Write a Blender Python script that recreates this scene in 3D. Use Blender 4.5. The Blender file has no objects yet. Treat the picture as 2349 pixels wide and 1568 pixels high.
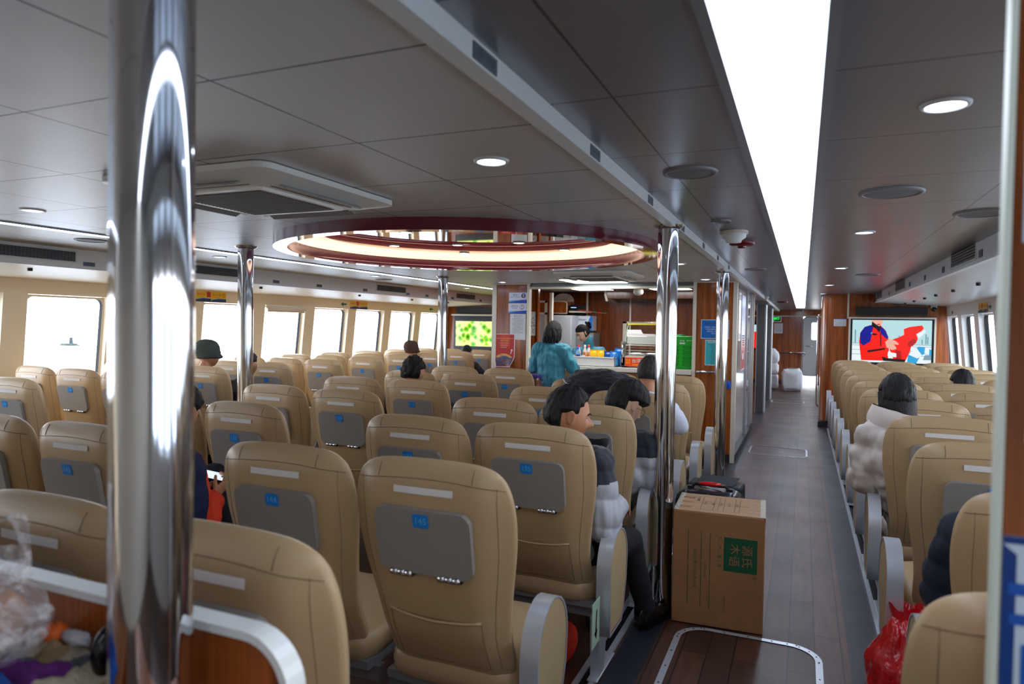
import bpy, math, random
from mathutils import Vector, Matrix, noise

SC = bpy.context.scene
COL = SC.collection
PI = math.pi
V = Vector
R = math.radians

# ---------------------------------------------------------------- camera
def make_camera():
    yaw, pit, roll = R(23.07), R(-1.35), R(.95)
    fw = V((-math.sin(yaw)*math.cos(pit), math.cos(yaw)*math.cos(pit), math.sin(pit)))
    rt0 = V((math.cos(yaw), math.sin(yaw), 0)); up0 = rt0.cross(fw)
    rt = rt0*math.cos(roll) + up0*math.sin(roll)
    up = -rt0*math.sin(roll) + up0*math.cos(roll)
    cd = bpy.data.cameras.new('camera'); co = bpy.data.objects.new('camera', cd); COL.objects.link(co)
    m = Matrix((rt, up, -fw)).transposed().to_4x4(); m.translation = V((0, 0, 1.59))
    co.matrix_world = m
    cd.sensor_width = 36; cd.sensor_fit = 'HORIZONTAL'; cd.lens = 1566/2349*36
    cd.clip_start = .02; cd.clip_end = 3000
    cd.dof.use_dof = True; cd.dof.focus_distance = 4.6; cd.dof.aperture_fstop = 3.0
    SC.camera = co
make_camera()

# ---------------------------------------------------------------- world, sun, exposure
SC.view_settings.view_transform = 'Standard'
SC.view_settings.look = 'None'
SC.view_settings.gamma = 1
SC.view_settings.exposure = 0.36
SC.view_settings.use_curve_mapping = False
SC.cycles.max_bounces = 7
SC.cycles.diffuse_bounces = 4
SC.cycles.glossy_bounces = 4
SC.cycles.transmission_bounces = 3
SC.cycles.transparent_max_bounces = 8
SC.cycles.caustics_reflective = False
SC.cycles.caustics_refractive = False
SC.cycles.sample_clamp_indirect = 6
w = bpy.data.worlds.new('sky'); SC.world = w; w.use_nodes = True
nt = w.node_tree; bg = nt.nodes['Background']
tc = nt.nodes.new('ShaderNodeTexCoord'); sp = nt.nodes.new('ShaderNodeSeparateXYZ'); cr = nt.nodes.new('ShaderNodeValToRGB')
nt.links.new(tc.outputs['Generated'], sp.inputs[0]); nt.links.new(sp.outputs['Z'], cr.inputs[0]); nt.links.new(cr.outputs[0], bg.inputs[0])
cr.color_ramp.elements[0].color = (.95, .97, 1, 1); cr.color_ramp.elements[1].color = (.55, .72, 1, 1); cr.color_ramp.elements[1].position = .8
bg.inputs[1].default_value = WORLD_STRENGTH = 6.0
def sun():
    l = bpy.data.lights.new('sun', 'SUN'); l.energy = 5.0; l.angle = R(1.5); l.color = (1, .88, .70)
    o = bpy.data.objects.new('sun', l); COL.objects.link(o)
    d = V((.8, -.62, -.42)).normalized()          # low sun beyond the left-hand windows
    o.rotation_euler = d.to_track_quat('-Z', 'Y').to_euler()
sun()
def portal(x, rot, sy):
    l = bpy.data.lights.new('daylight_portal', 'AREA'); l.shape = 'RECTANGLE'; l.size = 1.1; l.size_y = sy; l.cycles.is_portal = True
    o = bpy.data.objects.new('daylight_portal', l); COL.objects.link(o)
    o.location = (x, 5.4, 1.45); o.rotation_euler = rot
portal(-6.62, (0, R(-90), 0), 13.5); portal(2.3, (0, R(90), 0), 13.5)

# ---------------------------------------------------------------- materials
def lin(c):
    return tuple(((x/255)/12.92 if x/255 <= .04045 else ((x/255+.055)/1.055)**2.4) for x in c) + (1,)
MATS = {}
def mat(name, rgb, rough=.5, metal=0, spec=.5, bump=0, bscale=40, vary=0, vscale=3, coat=0, emit=0, emit_rgb=None, alpha=1, sheen=0, stretch=None):
    if name in MATS: return MATS[name]
    m = bpy.data.materials.new(name); m.use_nodes = True; n = m.node_tree.nodes; L = m.node_tree.links
    b = n['Principled BSDF']; b.inputs['Base Color'].default_value = lin(rgb); b.inputs['Roughness'].default_value = rough
    b.inputs['Metallic'].default_value = metal; b.inputs['Specular IOR Level'].default_value = spec
    if coat: b.inputs['Coat Weight'].default_value = coat; b.inputs['Coat Roughness'].default_value = .08
    if sheen: b.inputs['Sheen Weight'].default_value = sheen
    if emit: b.inputs['Emission Color'].default_value = lin(emit_rgb or rgb); b.inputs['Emission Strength'].default_value = emit
    tcn = None
    if bump or vary:
        tcn = n.new('ShaderNodeTexCoord'); mp = n.new('ShaderNodeMapping'); L.new(tcn.outputs['Object'], mp.inputs[0])
        if stretch: mp.inputs['Scale'].default_value = stretch
    if vary:
        no = n.new('ShaderNodeTexNoise'); no.inputs['Scale'].default_value = vscale; no.inputs['Detail'].default_value = 4
        L.new(mp.outputs[0], no.inputs['Vector'])
        mx = n.new('ShaderNodeMix'); mx.data_type = 'RGBA'; mx.blend_type = 'MULTIPLY'; mx.inputs[0].default_value = 1
        rp = n.new('ShaderNodeValToRGB'); a, c = 1-vary, 1
        rp.color_ramp.elements[0].color = (a, a, a, 1); rp.color_ramp.elements[0].position = .3; rp.color_ramp.elements[1].position = .7
        L.new(no.outputs['Fac'], rp.inputs[0]); mx.inputs[6].default_value = lin(rgb); L.new(rp.outputs[0], mx.inputs[7]); L.new(mx.outputs[2], b.inputs['Base Color'])
    if bump:
        nb = n.new('ShaderNodeTexNoise'); nb.inputs['Scale'].default_value = bscale; nb.inputs['Detail'].default_value = 3
        L.new(mp.outputs[0], nb.inputs['Vector']); bp = n.new('ShaderNodeBump'); bp.inputs['Strength'].default_value = bump; bp.inputs['Distance'].default_value = .01
        L.new(nb.outputs['Fac'], bp.inputs['Height']); L.new(bp.outputs[0], b.inputs['Normal'])
    MATS[name] = m
    return m

def wood_mat(name, c1, c2, axis='Z', rough=.18, scale=1.0):
    m = bpy.data.materials.new(name); m.use_nodes = True; n = m.node_tree.nodes; L = m.node_tree.links; b = n['Principled BSDF']
    t = n.new('ShaderNodeTexCoord'); mp = n.new('ShaderNodeMapping'); L.new(t.outputs['Object'], mp.inputs[0])
    s = [14*scale, 14*scale, 14*scale]; s['XYZ'.index(axis)] = .7*scale; mp.inputs['Scale'].default_value = s
    no = n.new('ShaderNodeTexNoise'); no.inputs['Scale'].default_value = 1.6; no.inputs['Detail'].default_value = 6; no.inputs['Distortion'].default_value = .6
    L.new(mp.outputs[0], no.inputs['Vector'])
    rp = n.new('ShaderNodeValToRGB'); rp.color_ramp.elements[0].position = .28; rp.color_ramp.elements[1].position = .72
    rp.color_ramp.elements[0].color = lin(c1); rp.color_ramp.elements[1].color = lin(c2)
    L.new(no.outputs['Fac'], rp.inputs[0])
    m2 = n.new('ShaderNodeMapping'); s2 = [60*scale]*3; s2['XYZ'.index(axis)] = 1.5*scale; m2.inputs['Scale'].default_value = s2
    L.new(t.outputs['Object'], m2.inputs[0]); n2 = n.new('ShaderNodeTexNoise'); n2.inputs['Scale'].default_value = 2; L.new(m2.outputs[0], n2.inputs['Vector'])
    r2 = n.new('ShaderNodeValToRGB'); r2.color_ramp.elements[0].position = .35; r2.color_ramp.elements[0].color = (.62, .62, .62, 1); r2.color_ramp.elements[1].position = .55
    L.new(n2.outputs['Fac'], r2.inputs[0])
    mx = n.new('ShaderNodeMix'); mx.data_type = 'RGBA'; mx.blend_type = 'MULTIPLY'; mx.inputs[0].default_value = .7
    L.new(rp.outputs[0], mx.inputs[6]); L.new(r2.outputs[0], mx.inputs[7]); L.new(mx.outputs[2], b.inputs['Base Color'])
    b.inputs['Roughness'].default_value = rough; b.inputs['Coat Weight'].default_value = .3; b.inputs['Coat Roughness'].default_value = .1
    MATS[name] = m
    return m

def glass_mat(name, tint=(1, 1, 1), gloss=.08, rough=.02):
    m = bpy.data.materials.new(name); m.use_nodes = True; n = m.node_tree.nodes; L = m.node_tree.links
    n.remove(n['Principled BSDF']); o = n['Material Output']
    tr = n.new('ShaderNodeBsdfTransparent'); tr.inputs[0].default_value = tint + (1,)
    gl = n.new('ShaderNodeBsdfGlossy'); gl.inputs['Roughness'].default_value = rough
    mx = n.new('ShaderNodeMixShader'); mx.inputs[0].default_value = gloss
    L.new(tr.outputs[0], mx.inputs[1]); L.new(gl.outputs[0], mx.inputs[2]); L.new(mx.outputs[0], o.inputs[0])
    MATS[name] = m
    return m

M_BEIGE = mat('beige_leatherette', (188, 161, 122), rough=.38, bump=.05, bscale=180)
M_BEIGE_PAD = mat('beige_fabric_pad', (176, 153, 116), rough=.7, bump=.1, bscale=300)
M_SEAM = mat('dark_beige_seam_thread', (128, 108, 82), rough=.8)  # seam stitching in a darker beige of its own
M_TRAY = mat('grey_tray_plastic', (146, 142, 138), rough=.42, bump=.03, bscale=500)
M_STRIP = mat('white_velcro', (244, 242, 240), rough=.95, bump=.5, bscale=600)
M_ALU = mat('satin_aluminium', (208, 214, 222), rough=.32, metal=.5)
M_CHROME = mat('polished_steel', (215, 217, 222), rough=.06, metal=1.0, vary=.12, vscale=2.5)
M_MIRROR = mat('mirror_metal', (235, 215, 195), rough=.02, metal=1.0)
M_BLUE = mat('blue_plate', (24, 132, 222), rough=.4)
M_CYAN = mat('cyan_number', (90, 200, 245), rough=.5)
M_DARK = mat('dark_plastic', (32, 32, 36), rough=.5)
M_BLACK = mat('black_plastic', (12, 12, 14), rough=.4)
M_RUBBER = mat('black_rubber', (20, 22, 24), rough=.7)
M_WHITE = mat('white_paint', (226, 226, 222), rough=.4)
M_CREAM = mat('cream_trim', (222, 214, 196), rough=.4)
M_CREAMWALL = mat('cream_wall', (228, 212, 184), rough=.5)
M_GREYTRIM = mat('grey_trim', (150, 154, 158), rough=.35, metal=.4)
M_WOOD = wood_mat('reddish_wood_panel', (116, 54, 20), (186, 102, 46))
M_WOODX = wood_mat('reddish_wood_panel_wide', (100, 42, 14), (168, 88, 34), axis='X')
M_GLASS = glass_mat('clear_pane', gloss=.05)
M_LED = mat('cold_led', (235, 243, 255), emit=14, emit_rgb=(222, 234, 255))
M_PAPER = mat('white_paper', (225, 226, 228), rough=.7)
M_INK = mat('dark_ink', (52, 56, 66), rough=.7)

# ---------------------------------------------------------------- mesh builder
_textcache = {}
def text_geom(s, bold=False):
    if s in _textcache: return _textcache[s]
    cu = bpy.data.curves.new('t', 'FONT'); cu.body = s; cu.size = 1; cu.resolution_u = 2; cu.align_x = 'CENTER'; cu.align_y = 'CENTER'
    ob = bpy.data.objects.new('t', cu); COL.objects.link(ob)
    dg = bpy.context.evaluated_depsgraph_get()
    me = bpy.data.meshes.new_from_object(ob.evaluated_get(dg))
    vs = [(v.co.x, v.co.y) for v in me.vertices]; fs = [tuple(p.vertices) for p in me.polygons]
    bpy.data.objects.remove(ob); bpy.data.curves.remove(cu); bpy.data.meshes.remove(me)
    _textcache[s] = (vs, fs)
    return vs, fs

class MB:
    def __init__(s): s.v = []; s.f = []; s.m = []; s.sm = []
    def add(s, vs, fs, mi=0, smooth=False):
        b = len(s.v); s.v += [tuple(p) for p in vs]
        for f in fs: s.f.append(tuple(b+i for i in f)); s.m.append(mi); s.sm.append(smooth)
        return s
    def box(s, x0, x1, y0, y1, z0, z1, mi=0):
        vs = [(x, y, z) for x in (x0, x1) for y in (y0, y1) for z in (z0, z1)]
        return s.add(vs, [(0, 1, 3, 2), (4, 6, 7, 5), (0, 4, 5, 1), (2, 3, 7, 6), (0, 2, 6, 4), (1, 5, 7, 3)], mi)
    def obox(s, c, ux, uy, uz, hx, hy, hz, mi=0):
        c, ux, uy, uz = V(c), V(ux).normalized(), V(uy).normalized(), V(uz).normalized()
        vs = [c+ux*a*hx+uy*b*hy+uz*d*hz for a in (-1, 1) for b in (-1, 1) for d in (-1, 1)]
        return s.add(vs, [(0, 1, 3, 2), (4, 6, 7, 5), (0, 4, 5, 1), (2, 3, 7, 6), (0, 2, 6, 4), (1, 5, 7, 3)], mi)
    def bar(s, p, q, wx, wz, mi=0):
        p, q = V(p), V(q); d = (q-p).normalized(); up = V((0, 0, 1)) if abs(d.z) < .9 else V((0, 1, 0))
        sx = d.cross(up).normalized(); uz = sx.cross(d)
        return s.obox((p+q)/2, d, sx, uz, (q-p).length/2, wx/2, wz/2, mi)
    def tube(s, pts, r, n=8, mi=0, closed=False, caps=True, smooth=True):
        pts = [V(p) for p in pts]; k = len(pts); rr = r if hasattr(r, '__len__') else [r]*k
        vs = []; pu = None
        for i, p in enumerate(pts):
            a = pts[i-1] if i or closed else p; c = pts[(i+1) % k] if i < k-1 or closed else p
            t = (c-a).normalized() if (c-a).length > 1e-9 else V((0, 0, 1))
            if pu is None:
                u = t.cross(V((0, 0, 1)) if abs(t.z) < .9 else V((1, 0, 0))).normalized()
            else:
                u = (pu - t*pu.dot(t)).normalized()
            pu = u; w2 = t.cross(u)
            vs += [p+(u*math.cos(2*PI*j/n)+w2*math.sin(2*PI*j/n))*rr[i] for j in range(n)]
        fs = []
        for i in range(k if closed else k-1):
            for j in range(n):
                a, b = i*n+j, i*n+(j+1) % n; c, d = ((i+1) % k)*n+(j+1) % n, ((i+1) % k)*n+j
                fs.append((a, b, c, d))
        if caps and not closed: fs += [tuple(range(n))[::-1], tuple((k-1)*n+j for j in range(n))]
        return s.add(vs, fs, mi, smooth)
    def cyl(s, c, r, z0, z1, n=24, mi=0, r2=None, smooth=True):
        r2 = r if r2 is None else r2; cx, cy = c
        vs = [(cx+r*math.cos(2*PI*j/n), cy+r*math.sin(2*PI*j/n), z0) for j in range(n)]+[(cx+r2*math.cos(2*PI*j/n), cy+r2*math.sin(2*PI*j/n), z1) for j in range(n)]
        s.add(vs, [(j, (j+1) % n, n+(j+1) % n, n+j) for j in range(n)], mi, smooth)
        s.add(vs, [tuple(range(n))[::-1], tuple(range(n, 2*n))], mi)
        return s
    def lathe(s, prof, c=(0, 0, 0), n=32, mi=0, smooth=True, axis='Z'):
        c = V(c); vs = []
        for r, z in prof:
            for j in range(n):
                a = 2*PI*j/n; p = V((r*math.cos(a), r*math.sin(a), z))
                if axis == 'Y': p = V((p.x, p.z, p.y))
                if axis == 'X': p = V((p.z, p.x, p.y))
                vs.append(c+p)
        fs = [(i*n+j, i*n+(j+1) % n, (i+1)*n+(j+1) % n, (i+1)*n+j) for i in range(len(prof)-1) for j in range(n)]
        return s.add(vs, fs, mi, smooth)
    def grid(s, fn, nu, nv, mi=0, smooth=True, cu=False, mfn=None):
        vs = [fn(i/nu, j/nv) for i in range(nu+(0 if cu else 1)) for j in range(nv+1)]
        N = nu if cu else nu+1; b = len(s.v); s.v += [tuple(p) for p in vs]
        for i in range(nu):
            for j in range(nv):
                s.f.append((b+i*(nv+1)+j, b+((i+1) % N)*(nv+1)+j, b+((i+1) % N)*(nv+1)+j+1, b+i*(nv+1)+j+1))
                s.m.append(mfn((i+.5)/nu, (j+.5)/nv) if mfn else mi); s.sm.append(smooth)
        return s
    def ell(s, c, r, nu=16, nv=10, mi=0, fn=None):
        c = V(c)
        def g(u, v):
            a = 2*PI*u; b = PI*(v-.5); d = V((math.cos(a)*math.cos(b), math.sin(a)*math.cos(b), math.sin(b)))
            p = V((d.x*r[0], d.y*r[1], d.z*r[2]))
            return c+(fn(p, d) if fn else p)
        return s.grid(g, nu, nv, mi, True, cu=True)
    def prism(s, pts, off, mi=0, mi_side=None, smooth_side=False):
        off = V(off); n = len(pts); a = [V(p) for p in pts]; b = [p+off for p in a]
        s.add(a+b, [tuple(range(n))[::-1], tuple(range(n, 2*n))], mi)
        s.add(a+b, [(i, (i+1) % n, n+(i+1) % n, n+i) for i in range(n)], mi if mi_side is None else mi_side, smooth_side)
        return s
    def quad(s, a, b, c, d, mi=0): return s.add([a, b, c, d], [(0, 1, 2, 3)], mi)
    def text(s, st, o, ux, uy, size, mi=0, width=None):
        vs, fs = text_geom(st); o, ux, uy = V(o), V(ux), V(uy)
        sx = size
        if width and vs:
            wd = max(p[0] for p in vs)-min(p[0] for p in vs); sx = width/wd
        return s.add([o+ux*p[0]*sx+uy*p[1]*size for p in vs], fs, mi)
    def build(s, name, mats, parent=None, bevel=0, seg=2, loc=None, subsurf=0):
        me = bpy.data.meshes.new(name); me.from_pydata([tuple(p) for p in s.v], [], s.f)
        mats = mats if isinstance(mats, (list, tuple)) else [mats]
        for m_ in mats: me.materials.append(m_)
        me.polygons.foreach_set('material_index', s.m); me.polygons.foreach_set('use_smooth', s.sm); me.update()
        o = bpy.data.objects.new(name, me); COL.objects.link(o)
        if parent is not None: o.parent = parent
        if loc is not None: o.location = loc
        if bevel:
            md = o.modifiers.new('bevel', 'BEVEL'); md.width = bevel; md.segments = seg; md.limit_method = 'ANGLE'; md.angle_limit = R(40); md.harden_normals = False
        if subsurf:
            md = o.modifiers.new('sub', 'SUBSURF'); md.levels = subsurf; md.render_levels = subsurf
        return o

def tag(o, label=None, cat=None, group=None, kind=None):
    if label: o['label'] = label
    if cat: o['category'] = cat
    if group: o['group'] = group
    if kind: o['kind'] = kind
    return o
def thing(name, label, cat, loc=(0, 0, 0), rz=0, group=None):
    o = bpy.data.objects.new(name, None); COL.objects.link(o); o.location = loc; o.rotation_euler = (0, 0, rz)
    o.empty_display_size = .1
    return tag(o, label, cat, group)
def struct(mb, name, mats, **k): return tag(mb.build(name, mats, **k), kind='structure')
KIDS = {}
def copy_tree(o, parent=None, skip=()):
    c = o.copy(); COL.objects.link(c); c.parent = parent
    for ch in o.children:
        if ch.name.split('.')[0] in skip: continue
        copy_tree(ch, c, skip)
    return c
def smoothstep(a, b, x):
    t = max(0, min(1, (x-a)/(b-a))); return t*t*(3-2*t)
# ---------------------------------------------------------------- room shell
ZL, ZR = 2.16, 2.20           # lower ceiling over the seats, upper ceiling over the aisle
CX, CY = -2.24, 4.44           # centre of the round ceiling recess

def panel_mat(name, ox, px, oy, py, rgb, rough, metal=.55):
    m = bpy.data.materials.new(name); m.use_nodes = True; n = m.node_tree.nodes; L = m.node_tree.links; b = n['Principled BSDF']
    g = n.new('ShaderNodeNewGeometry'); sp = n.new('ShaderNodeSeparateXYZ'); L.new(g.outputs['Position'], sp.inputs[0])
    def math_(op, a, c=None):
        k = n.new('ShaderNodeMath'); k.operation = op
        for i, q in enumerate((a, c)):
            if q is None: continue
            if isinstance(q, (int, float)): k.inputs[i].default_value = q
            else: L.new(q, k.inputs[i])
        return k.outputs[0]
    def line(out, o, p):
        t = math_('FRACT', math_('DIVIDE', math_('SUBTRACT', out, o), p))
        t = math_('ABSOLUTE', math_('SUBTRACT', t, .5)); return math_('GREATER_THAN', t, .5-.0035/p)
    ln = math_('MAXIMUM', line(sp.outputs[0], ox, px), line(sp.outputs[1], oy, py))
    no = n.new('ShaderNodeTexNoise'); no.inputs['Scale'].default_value = 1.3; no.inputs['Detail'].default_value = 5; L.new(g.outputs['Position'], no.inputs['Vector'])
    rp = n.new('ShaderNodeValToRGB'); c = lin(rgb); rp.color_ramp.elements[0].color = tuple(x*.78 for x in c[:3])+(1,); rp.color_ramp.elements[1].color = c
    L.new(no.outputs['Fac'], rp.inputs[0])
    mx = n.new('ShaderNodeMix'); mx.data_type = 'RGBA'; L.new(ln, mx.inputs[0]); L.new(rp.outputs[0], mx.inputs[6]); mx.inputs[7].default_value = lin((60, 60, 62))
    L.new(mx.outputs[2], b.inputs['Base Color']); b.inputs['Metallic'].default_value = metal; b.inputs['Roughness'].default_value = rough
    bp = n.new('ShaderNodeBump'); bp.inputs['Strength'].default_value = .12; bp.inputs['Distance'].default_value = .02
    n2 = n.new('ShaderNodeTexNoise'); n2.inputs['Scale'].default_value = 2.2; L.new(g.outputs['Position'], n2.inputs['Vector'])
    L.new(math_('SUBTRACT', n2.outputs['Fac'], math_('MULTIPLY', ln, .3)), bp.inputs['Height']); L.new(bp.outputs[0], b.inputs['Normal'])
    return m
M_CEIL = panel_mat('perforated_ceiling_panels', -.62, .69, 1.22, .585, (222, 221, 220), .40, .4)
M_CEIL2 = panel_mat('aisle_ceiling_panels', .72, 1.2, 1.78, .64, (150, 152, 158), .3)
M_CEIL3 = panel_mat('outer_ceiling_panels', -5.0, .9, 1.1, 1.2, (205, 196, 180), .4, .2)

def floor_mat():
    m = bpy.data.materials.new('vinyl_plank_floor'); m.use_nodes = True; n = m.node_tree.nodes; L = m.node_tree.links; b = n['Principled BSDF']
    g = n.new('ShaderNodeNewGeometry'); mp = n.new('ShaderNodeMapping'); mp.inputs['Rotation'].default_value = (0, 0, R(90)); mp.inputs['Location'].default_value = (.2, .03, 0)
    L.new(g.outputs['Position'], mp.inputs[0])
    br = n.new('ShaderNodeTexBrick'); L.new(mp.outputs[0], br.inputs[0]); br.inputs['Scale'].default_value = 1
    br.inputs['Brick Width'].default_value = .92; br.inputs['Row Height'].default_value = .122; br.inputs['Mortar Size'].default_value = .0035; br.inputs['Bias'].default_value = .1
    br.inputs['Color1'].default_value = lin((104, 66, 50)); br.inputs['Color2'].default_value = lin((72, 46, 37)); br.inputs['Mortar'].default_value = lin((22, 17, 16))
    no = n.new('ShaderNodeTexNoise'); mp2 = n.new('ShaderNodeMapping'); mp2.inputs['Scale'].default_value = (22, 2.2, 1); L.new(g.outputs['Position'], mp2.inputs[0]); L.new(mp2.outputs[0], no.inputs['Vector']); no.inputs['Detail'].default_value = 6; no.inputs['Scale'].default_value = 1.5
    rp = n.new('ShaderNodeValToRGB'); rp.color_ramp.elements[0].position = .3; rp.color_ramp.elements[0].color = (.55, .55, .55, 1); rp.color_ramp.elements[1].position = .7
    L.new(no.outputs['Fac'], rp.inputs[0]); mx = n.new('ShaderNodeMix'); mx.data_type = 'RGBA'; mx.blend_type = 'MULTIPLY'; mx.inputs[0].default_value = 1
    L.new(br.outputs[0], mx.inputs[6]); L.new(rp.outputs[0], mx.inputs[7])
    sp = n.new('ShaderNodeSeparateXYZ'); L.new(g.outputs['Position'], sp.inputs[0])
    def cmp(a, lo, hi):
        k = n.new('ShaderNodeMath'); k.operation = 'COMPARE'; L.new(a, k.inputs[0]); k.inputs[1].default_value = (lo+hi)/2; k.inputs[2].default_value = (hi-lo)/2; return k.outputs[0]
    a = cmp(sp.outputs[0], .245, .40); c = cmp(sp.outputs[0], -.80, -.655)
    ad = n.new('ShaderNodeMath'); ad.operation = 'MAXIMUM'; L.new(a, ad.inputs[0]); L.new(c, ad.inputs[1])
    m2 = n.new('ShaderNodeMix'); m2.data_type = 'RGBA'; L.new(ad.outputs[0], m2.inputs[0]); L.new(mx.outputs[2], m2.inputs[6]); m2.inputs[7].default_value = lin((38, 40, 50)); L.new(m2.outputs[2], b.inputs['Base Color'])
    n3 = n.new('ShaderNodeTexNoise'); n3.inputs['Scale'].default_value = 2.5; n3.inputs['Detail'].default_value = 6; L.new(g.outputs['Position'], n3.inputs['Vector'])
    r3 = n.new('ShaderNodeMapRange'); r3.inputs[3].default_value = .26; r3.inputs[4].default_value = .5; L.new(n3.outputs['Fac'], r3.inputs[0]); L.new(r3.outputs[0], b.inputs['Roughness'])
    bp = n.new('ShaderNodeBump'); bp.inputs['Strength'].default_value = .15; bp.inputs['Distance'].default_value = .01
    n4 = n.new('ShaderNodeTexNoise'); n4.inputs['Scale'].default_value = 260; L.new(g.outputs['Position'], n4.inputs['Vector']); L.new(n4.outputs['Fac'], bp.inputs['Height']); L.new(bp.outputs[0], b.inputs['Normal'])
    b.inputs['Specular IOR Level'].default_value = .55
    return m
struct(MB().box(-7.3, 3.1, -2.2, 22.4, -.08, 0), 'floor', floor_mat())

# ceiling over the seats with the round hole
c = MB(); n = 64; rh = 1.325
x0, x1, y0, y1 = CX-1.5, CX+1.5, CY-1.5, CY+1.5
inner = [(CX+rh*math.cos(2*PI*j/n), CY+rh*math.sin(2*PI*j/n)) for j in range(n)]
def sq(j):
    a = 2*PI*j/n; q = 1.5/max(abs(math.cos(a)), abs(math.sin(a))); return (CX+q*math.cos(a), CY+q*math.sin(a))
outer = [sq(j) for j in range(n)]
for j in range(n):
    k = (j+1) % n; c.quad((*inner[j], ZL), (*inner[k], ZL), (*outer[k], ZL), (*outer[j], ZL))
for a, b_, d, e in ((-4.37, x0, -2.2, 22.4), (x1, -.70, -2.2, 22.4), (x0, x1, -2.2, y0), (x0, x1, y1, 22.4)): c.quad((a, d, ZL), (b_, d, ZL), (b_, e, ZL), (a, e, ZL))
struct(c, 'ceiling', M_CEIL)
struct(MB().box(-5.5, -4.42, -2.2, 12.2, ZL, ZL+.03), 'ceiling', M_CEIL3)
struct(MB().box(-.66, -.185, -2.2, 22.4, ZR, ZR+.03).box(.035, 1.06, -2.2, 22.4, ZR, ZR+.03).box(-.185, .035, 20.3, 22.4, ZR, ZR+.03), 'ceiling', M_CEIL2)
struct(MB().box(-.705, -.655, -2.2, 22.4, ZL-.012, ZR+.02), 'trim_1', M_WHITE)
struct(MB().box(-.205, -.18, -2.2, 20.3, ZR-.008, ZR+.05).box(.03, .055, -2.2, 20.3, ZR-.008, ZR+.05).box(-.18, .03, 20.28, 20.3, ZR, ZR+.05), 'trim_2', M_GREYTRIM)
struct(MB().box(-7.3, 3.1, -2.2, 22.4, 2.45, 2.5), 'ceiling', mat('deck_underside', (60, 60, 60), rough=.9))

# light strip of frosted panels above the aisle
t = thing('aisle_light_strip', 'long bright white light panel strip recessed above the aisle', 'ceiling light', (-.075, 0, ZR))
M_STRIPL = mat('frosted_light_panel', (240, 246, 255), emit=6.0, emit_rgb=(226, 236, 255))
y = -2.2
while y < 20.2:
    MB().box(-.103, .103, y+.006, min(y+.594, 20.27), .012, .02).build('light_panel', M_STRIPL, t); y += .6
t = thing('led_strip_light', 'thin white line of light running along the ceiling towards the windows', 'ceiling light', (-4.395, 0, ZL))
MB().box(-.042, .042, -2.2, 12.15, -.008, .02).build('light_line', M_LED, t)
MB().box(-.048, -.042, -2.2, 12.15, -.01, .02).box(.042, .048, -2.2, 12.15, -.01, .02).build('light_channel', M_GREYTRIM, t)

# fascias and soffits
struct(MB().box(-5.53, -5.5, -2.2, 12.2, 2.02, 2.2).box(-5.53, -5.49, -2.2, 12.2, 2.0, 2.02), 'trim_3', mat('fascia_left', (238, 232, 222), rough=.45))
M_SOFL = mat('soffit_cream', (240, 226, 200), rough=.4)
s = MB(); s.add([(-5.53, -2.2, 2.0), (-5.53, 12.2, 2.0), (-6.62, 12.2, 1.95), (-6.62, -2.2, 1.95)], [(0, 1, 2, 3)]); struct(s, 'ceiling', M_SOFL)
struct(MB().box(1.06, 1.09, -2.2, 12.5, 2.075, 2.24).box(1.05, 1.09, -2.2, 12.5, 2.055, 2.075), 'trim_4', M_WHITE)
s = MB(); s.add([(1.08, -2.2, 2.058), (1.08, 12.5, 2.058), (2.07, 12.5, 2.0), (2.07, -2.2, 2.0)], [(0, 1, 2, 3)]); struct(s, 'ceiling', panel_mat('right_soffit_panels', .4, 4, .2, 1.1, (205, 208, 205), .32, .5))

# side walls with windows
def wx(side, z): return (-6.6-(1.93-z)*.1) if side < 0 else (2.04+(1.93-z)*.1)
def wall(side, starts, wd, zt, zb, y0, y1, m_in, name, first):
    b = MB(); th = .11*side
    def slab(ya, yb, za, zb_):
        P = [(wx(side, za), ya, za), (wx(side, za), yb, za), (wx(side, zb_), yb, zb_), (wx(side, zb_), ya, zb_)]
        b.prism(P, (th, 0, 0))
    ztop = 2.12
    slab(y0, y1, zt, ztop); slab(y0, y1, 0, zb)
    e = y0
    for s_ in starts: slab(e, s_, zb, zt); e = s_+wd
    slab(e, y1, zb, zt)
    struct(b, name, m_in)
    for i, s_ in enumerate(starts):
        wn = MB(); n_ = 24
        cy_, cz = s_+wd/2, (zt+zb)/2; hy, hz = wd/2-.004, (zt-zb)/2-.004; rc = .07
        def rr(hy_, hz_, rc_, off):
            pts = []
            for q in range(n_):
                a = 2*PI*(q+.5)/n_; ca, sa = math.cos(a), math.sin(a)
                yy = (hy_-rc_)*(1 if ca > 0 else -1)+rc_*ca; zz = (hz_-rc_)*(1 if sa > 0 else -1)+rc_*sa
                pts.append((wx(side, cz+zz)+off, cy_+yy, cz+zz))
            return pts
        o1, o2 = .055*side, .10*side
        A, B = rr(hy, hz, .01, o1), rr(hy-.018, hz-.018, rc, o1); C2 = rr(hy-.018, hz-.018, rc, o2)
        for P, Q, mi in ((A, B, 0), (B, C2, 1)):
            wn.add(P+Q, [(k, (k+1) % n_, n_+(k+1) % n_, n_+k) for k in range(n_)], mi)
        w_ = struct(wn, 'window_%d' % (first+i), [M_CREAMWALL if side < 0 else M_WHITE, M_RUBBER])
        g = MB(); g.add(C2, [tuple(range(n_))]); g.build('pane', M_GLASS, w_)
LW = [-2.007+1.012*i for i in range(14)]
wall(-1, LW, .80, 1.815, .86, -2.2, 12.2, mat('warm_cream_wall', (238, 222, 192), rough=.5), 'wall_left', 1)
RW = [11.62-1.01*i for i in range(14)][::-1]
RW += [12.9+1.01*i for i in range(8)]  # windows added beyond the bulkhead so daylight brightens the far end
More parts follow.
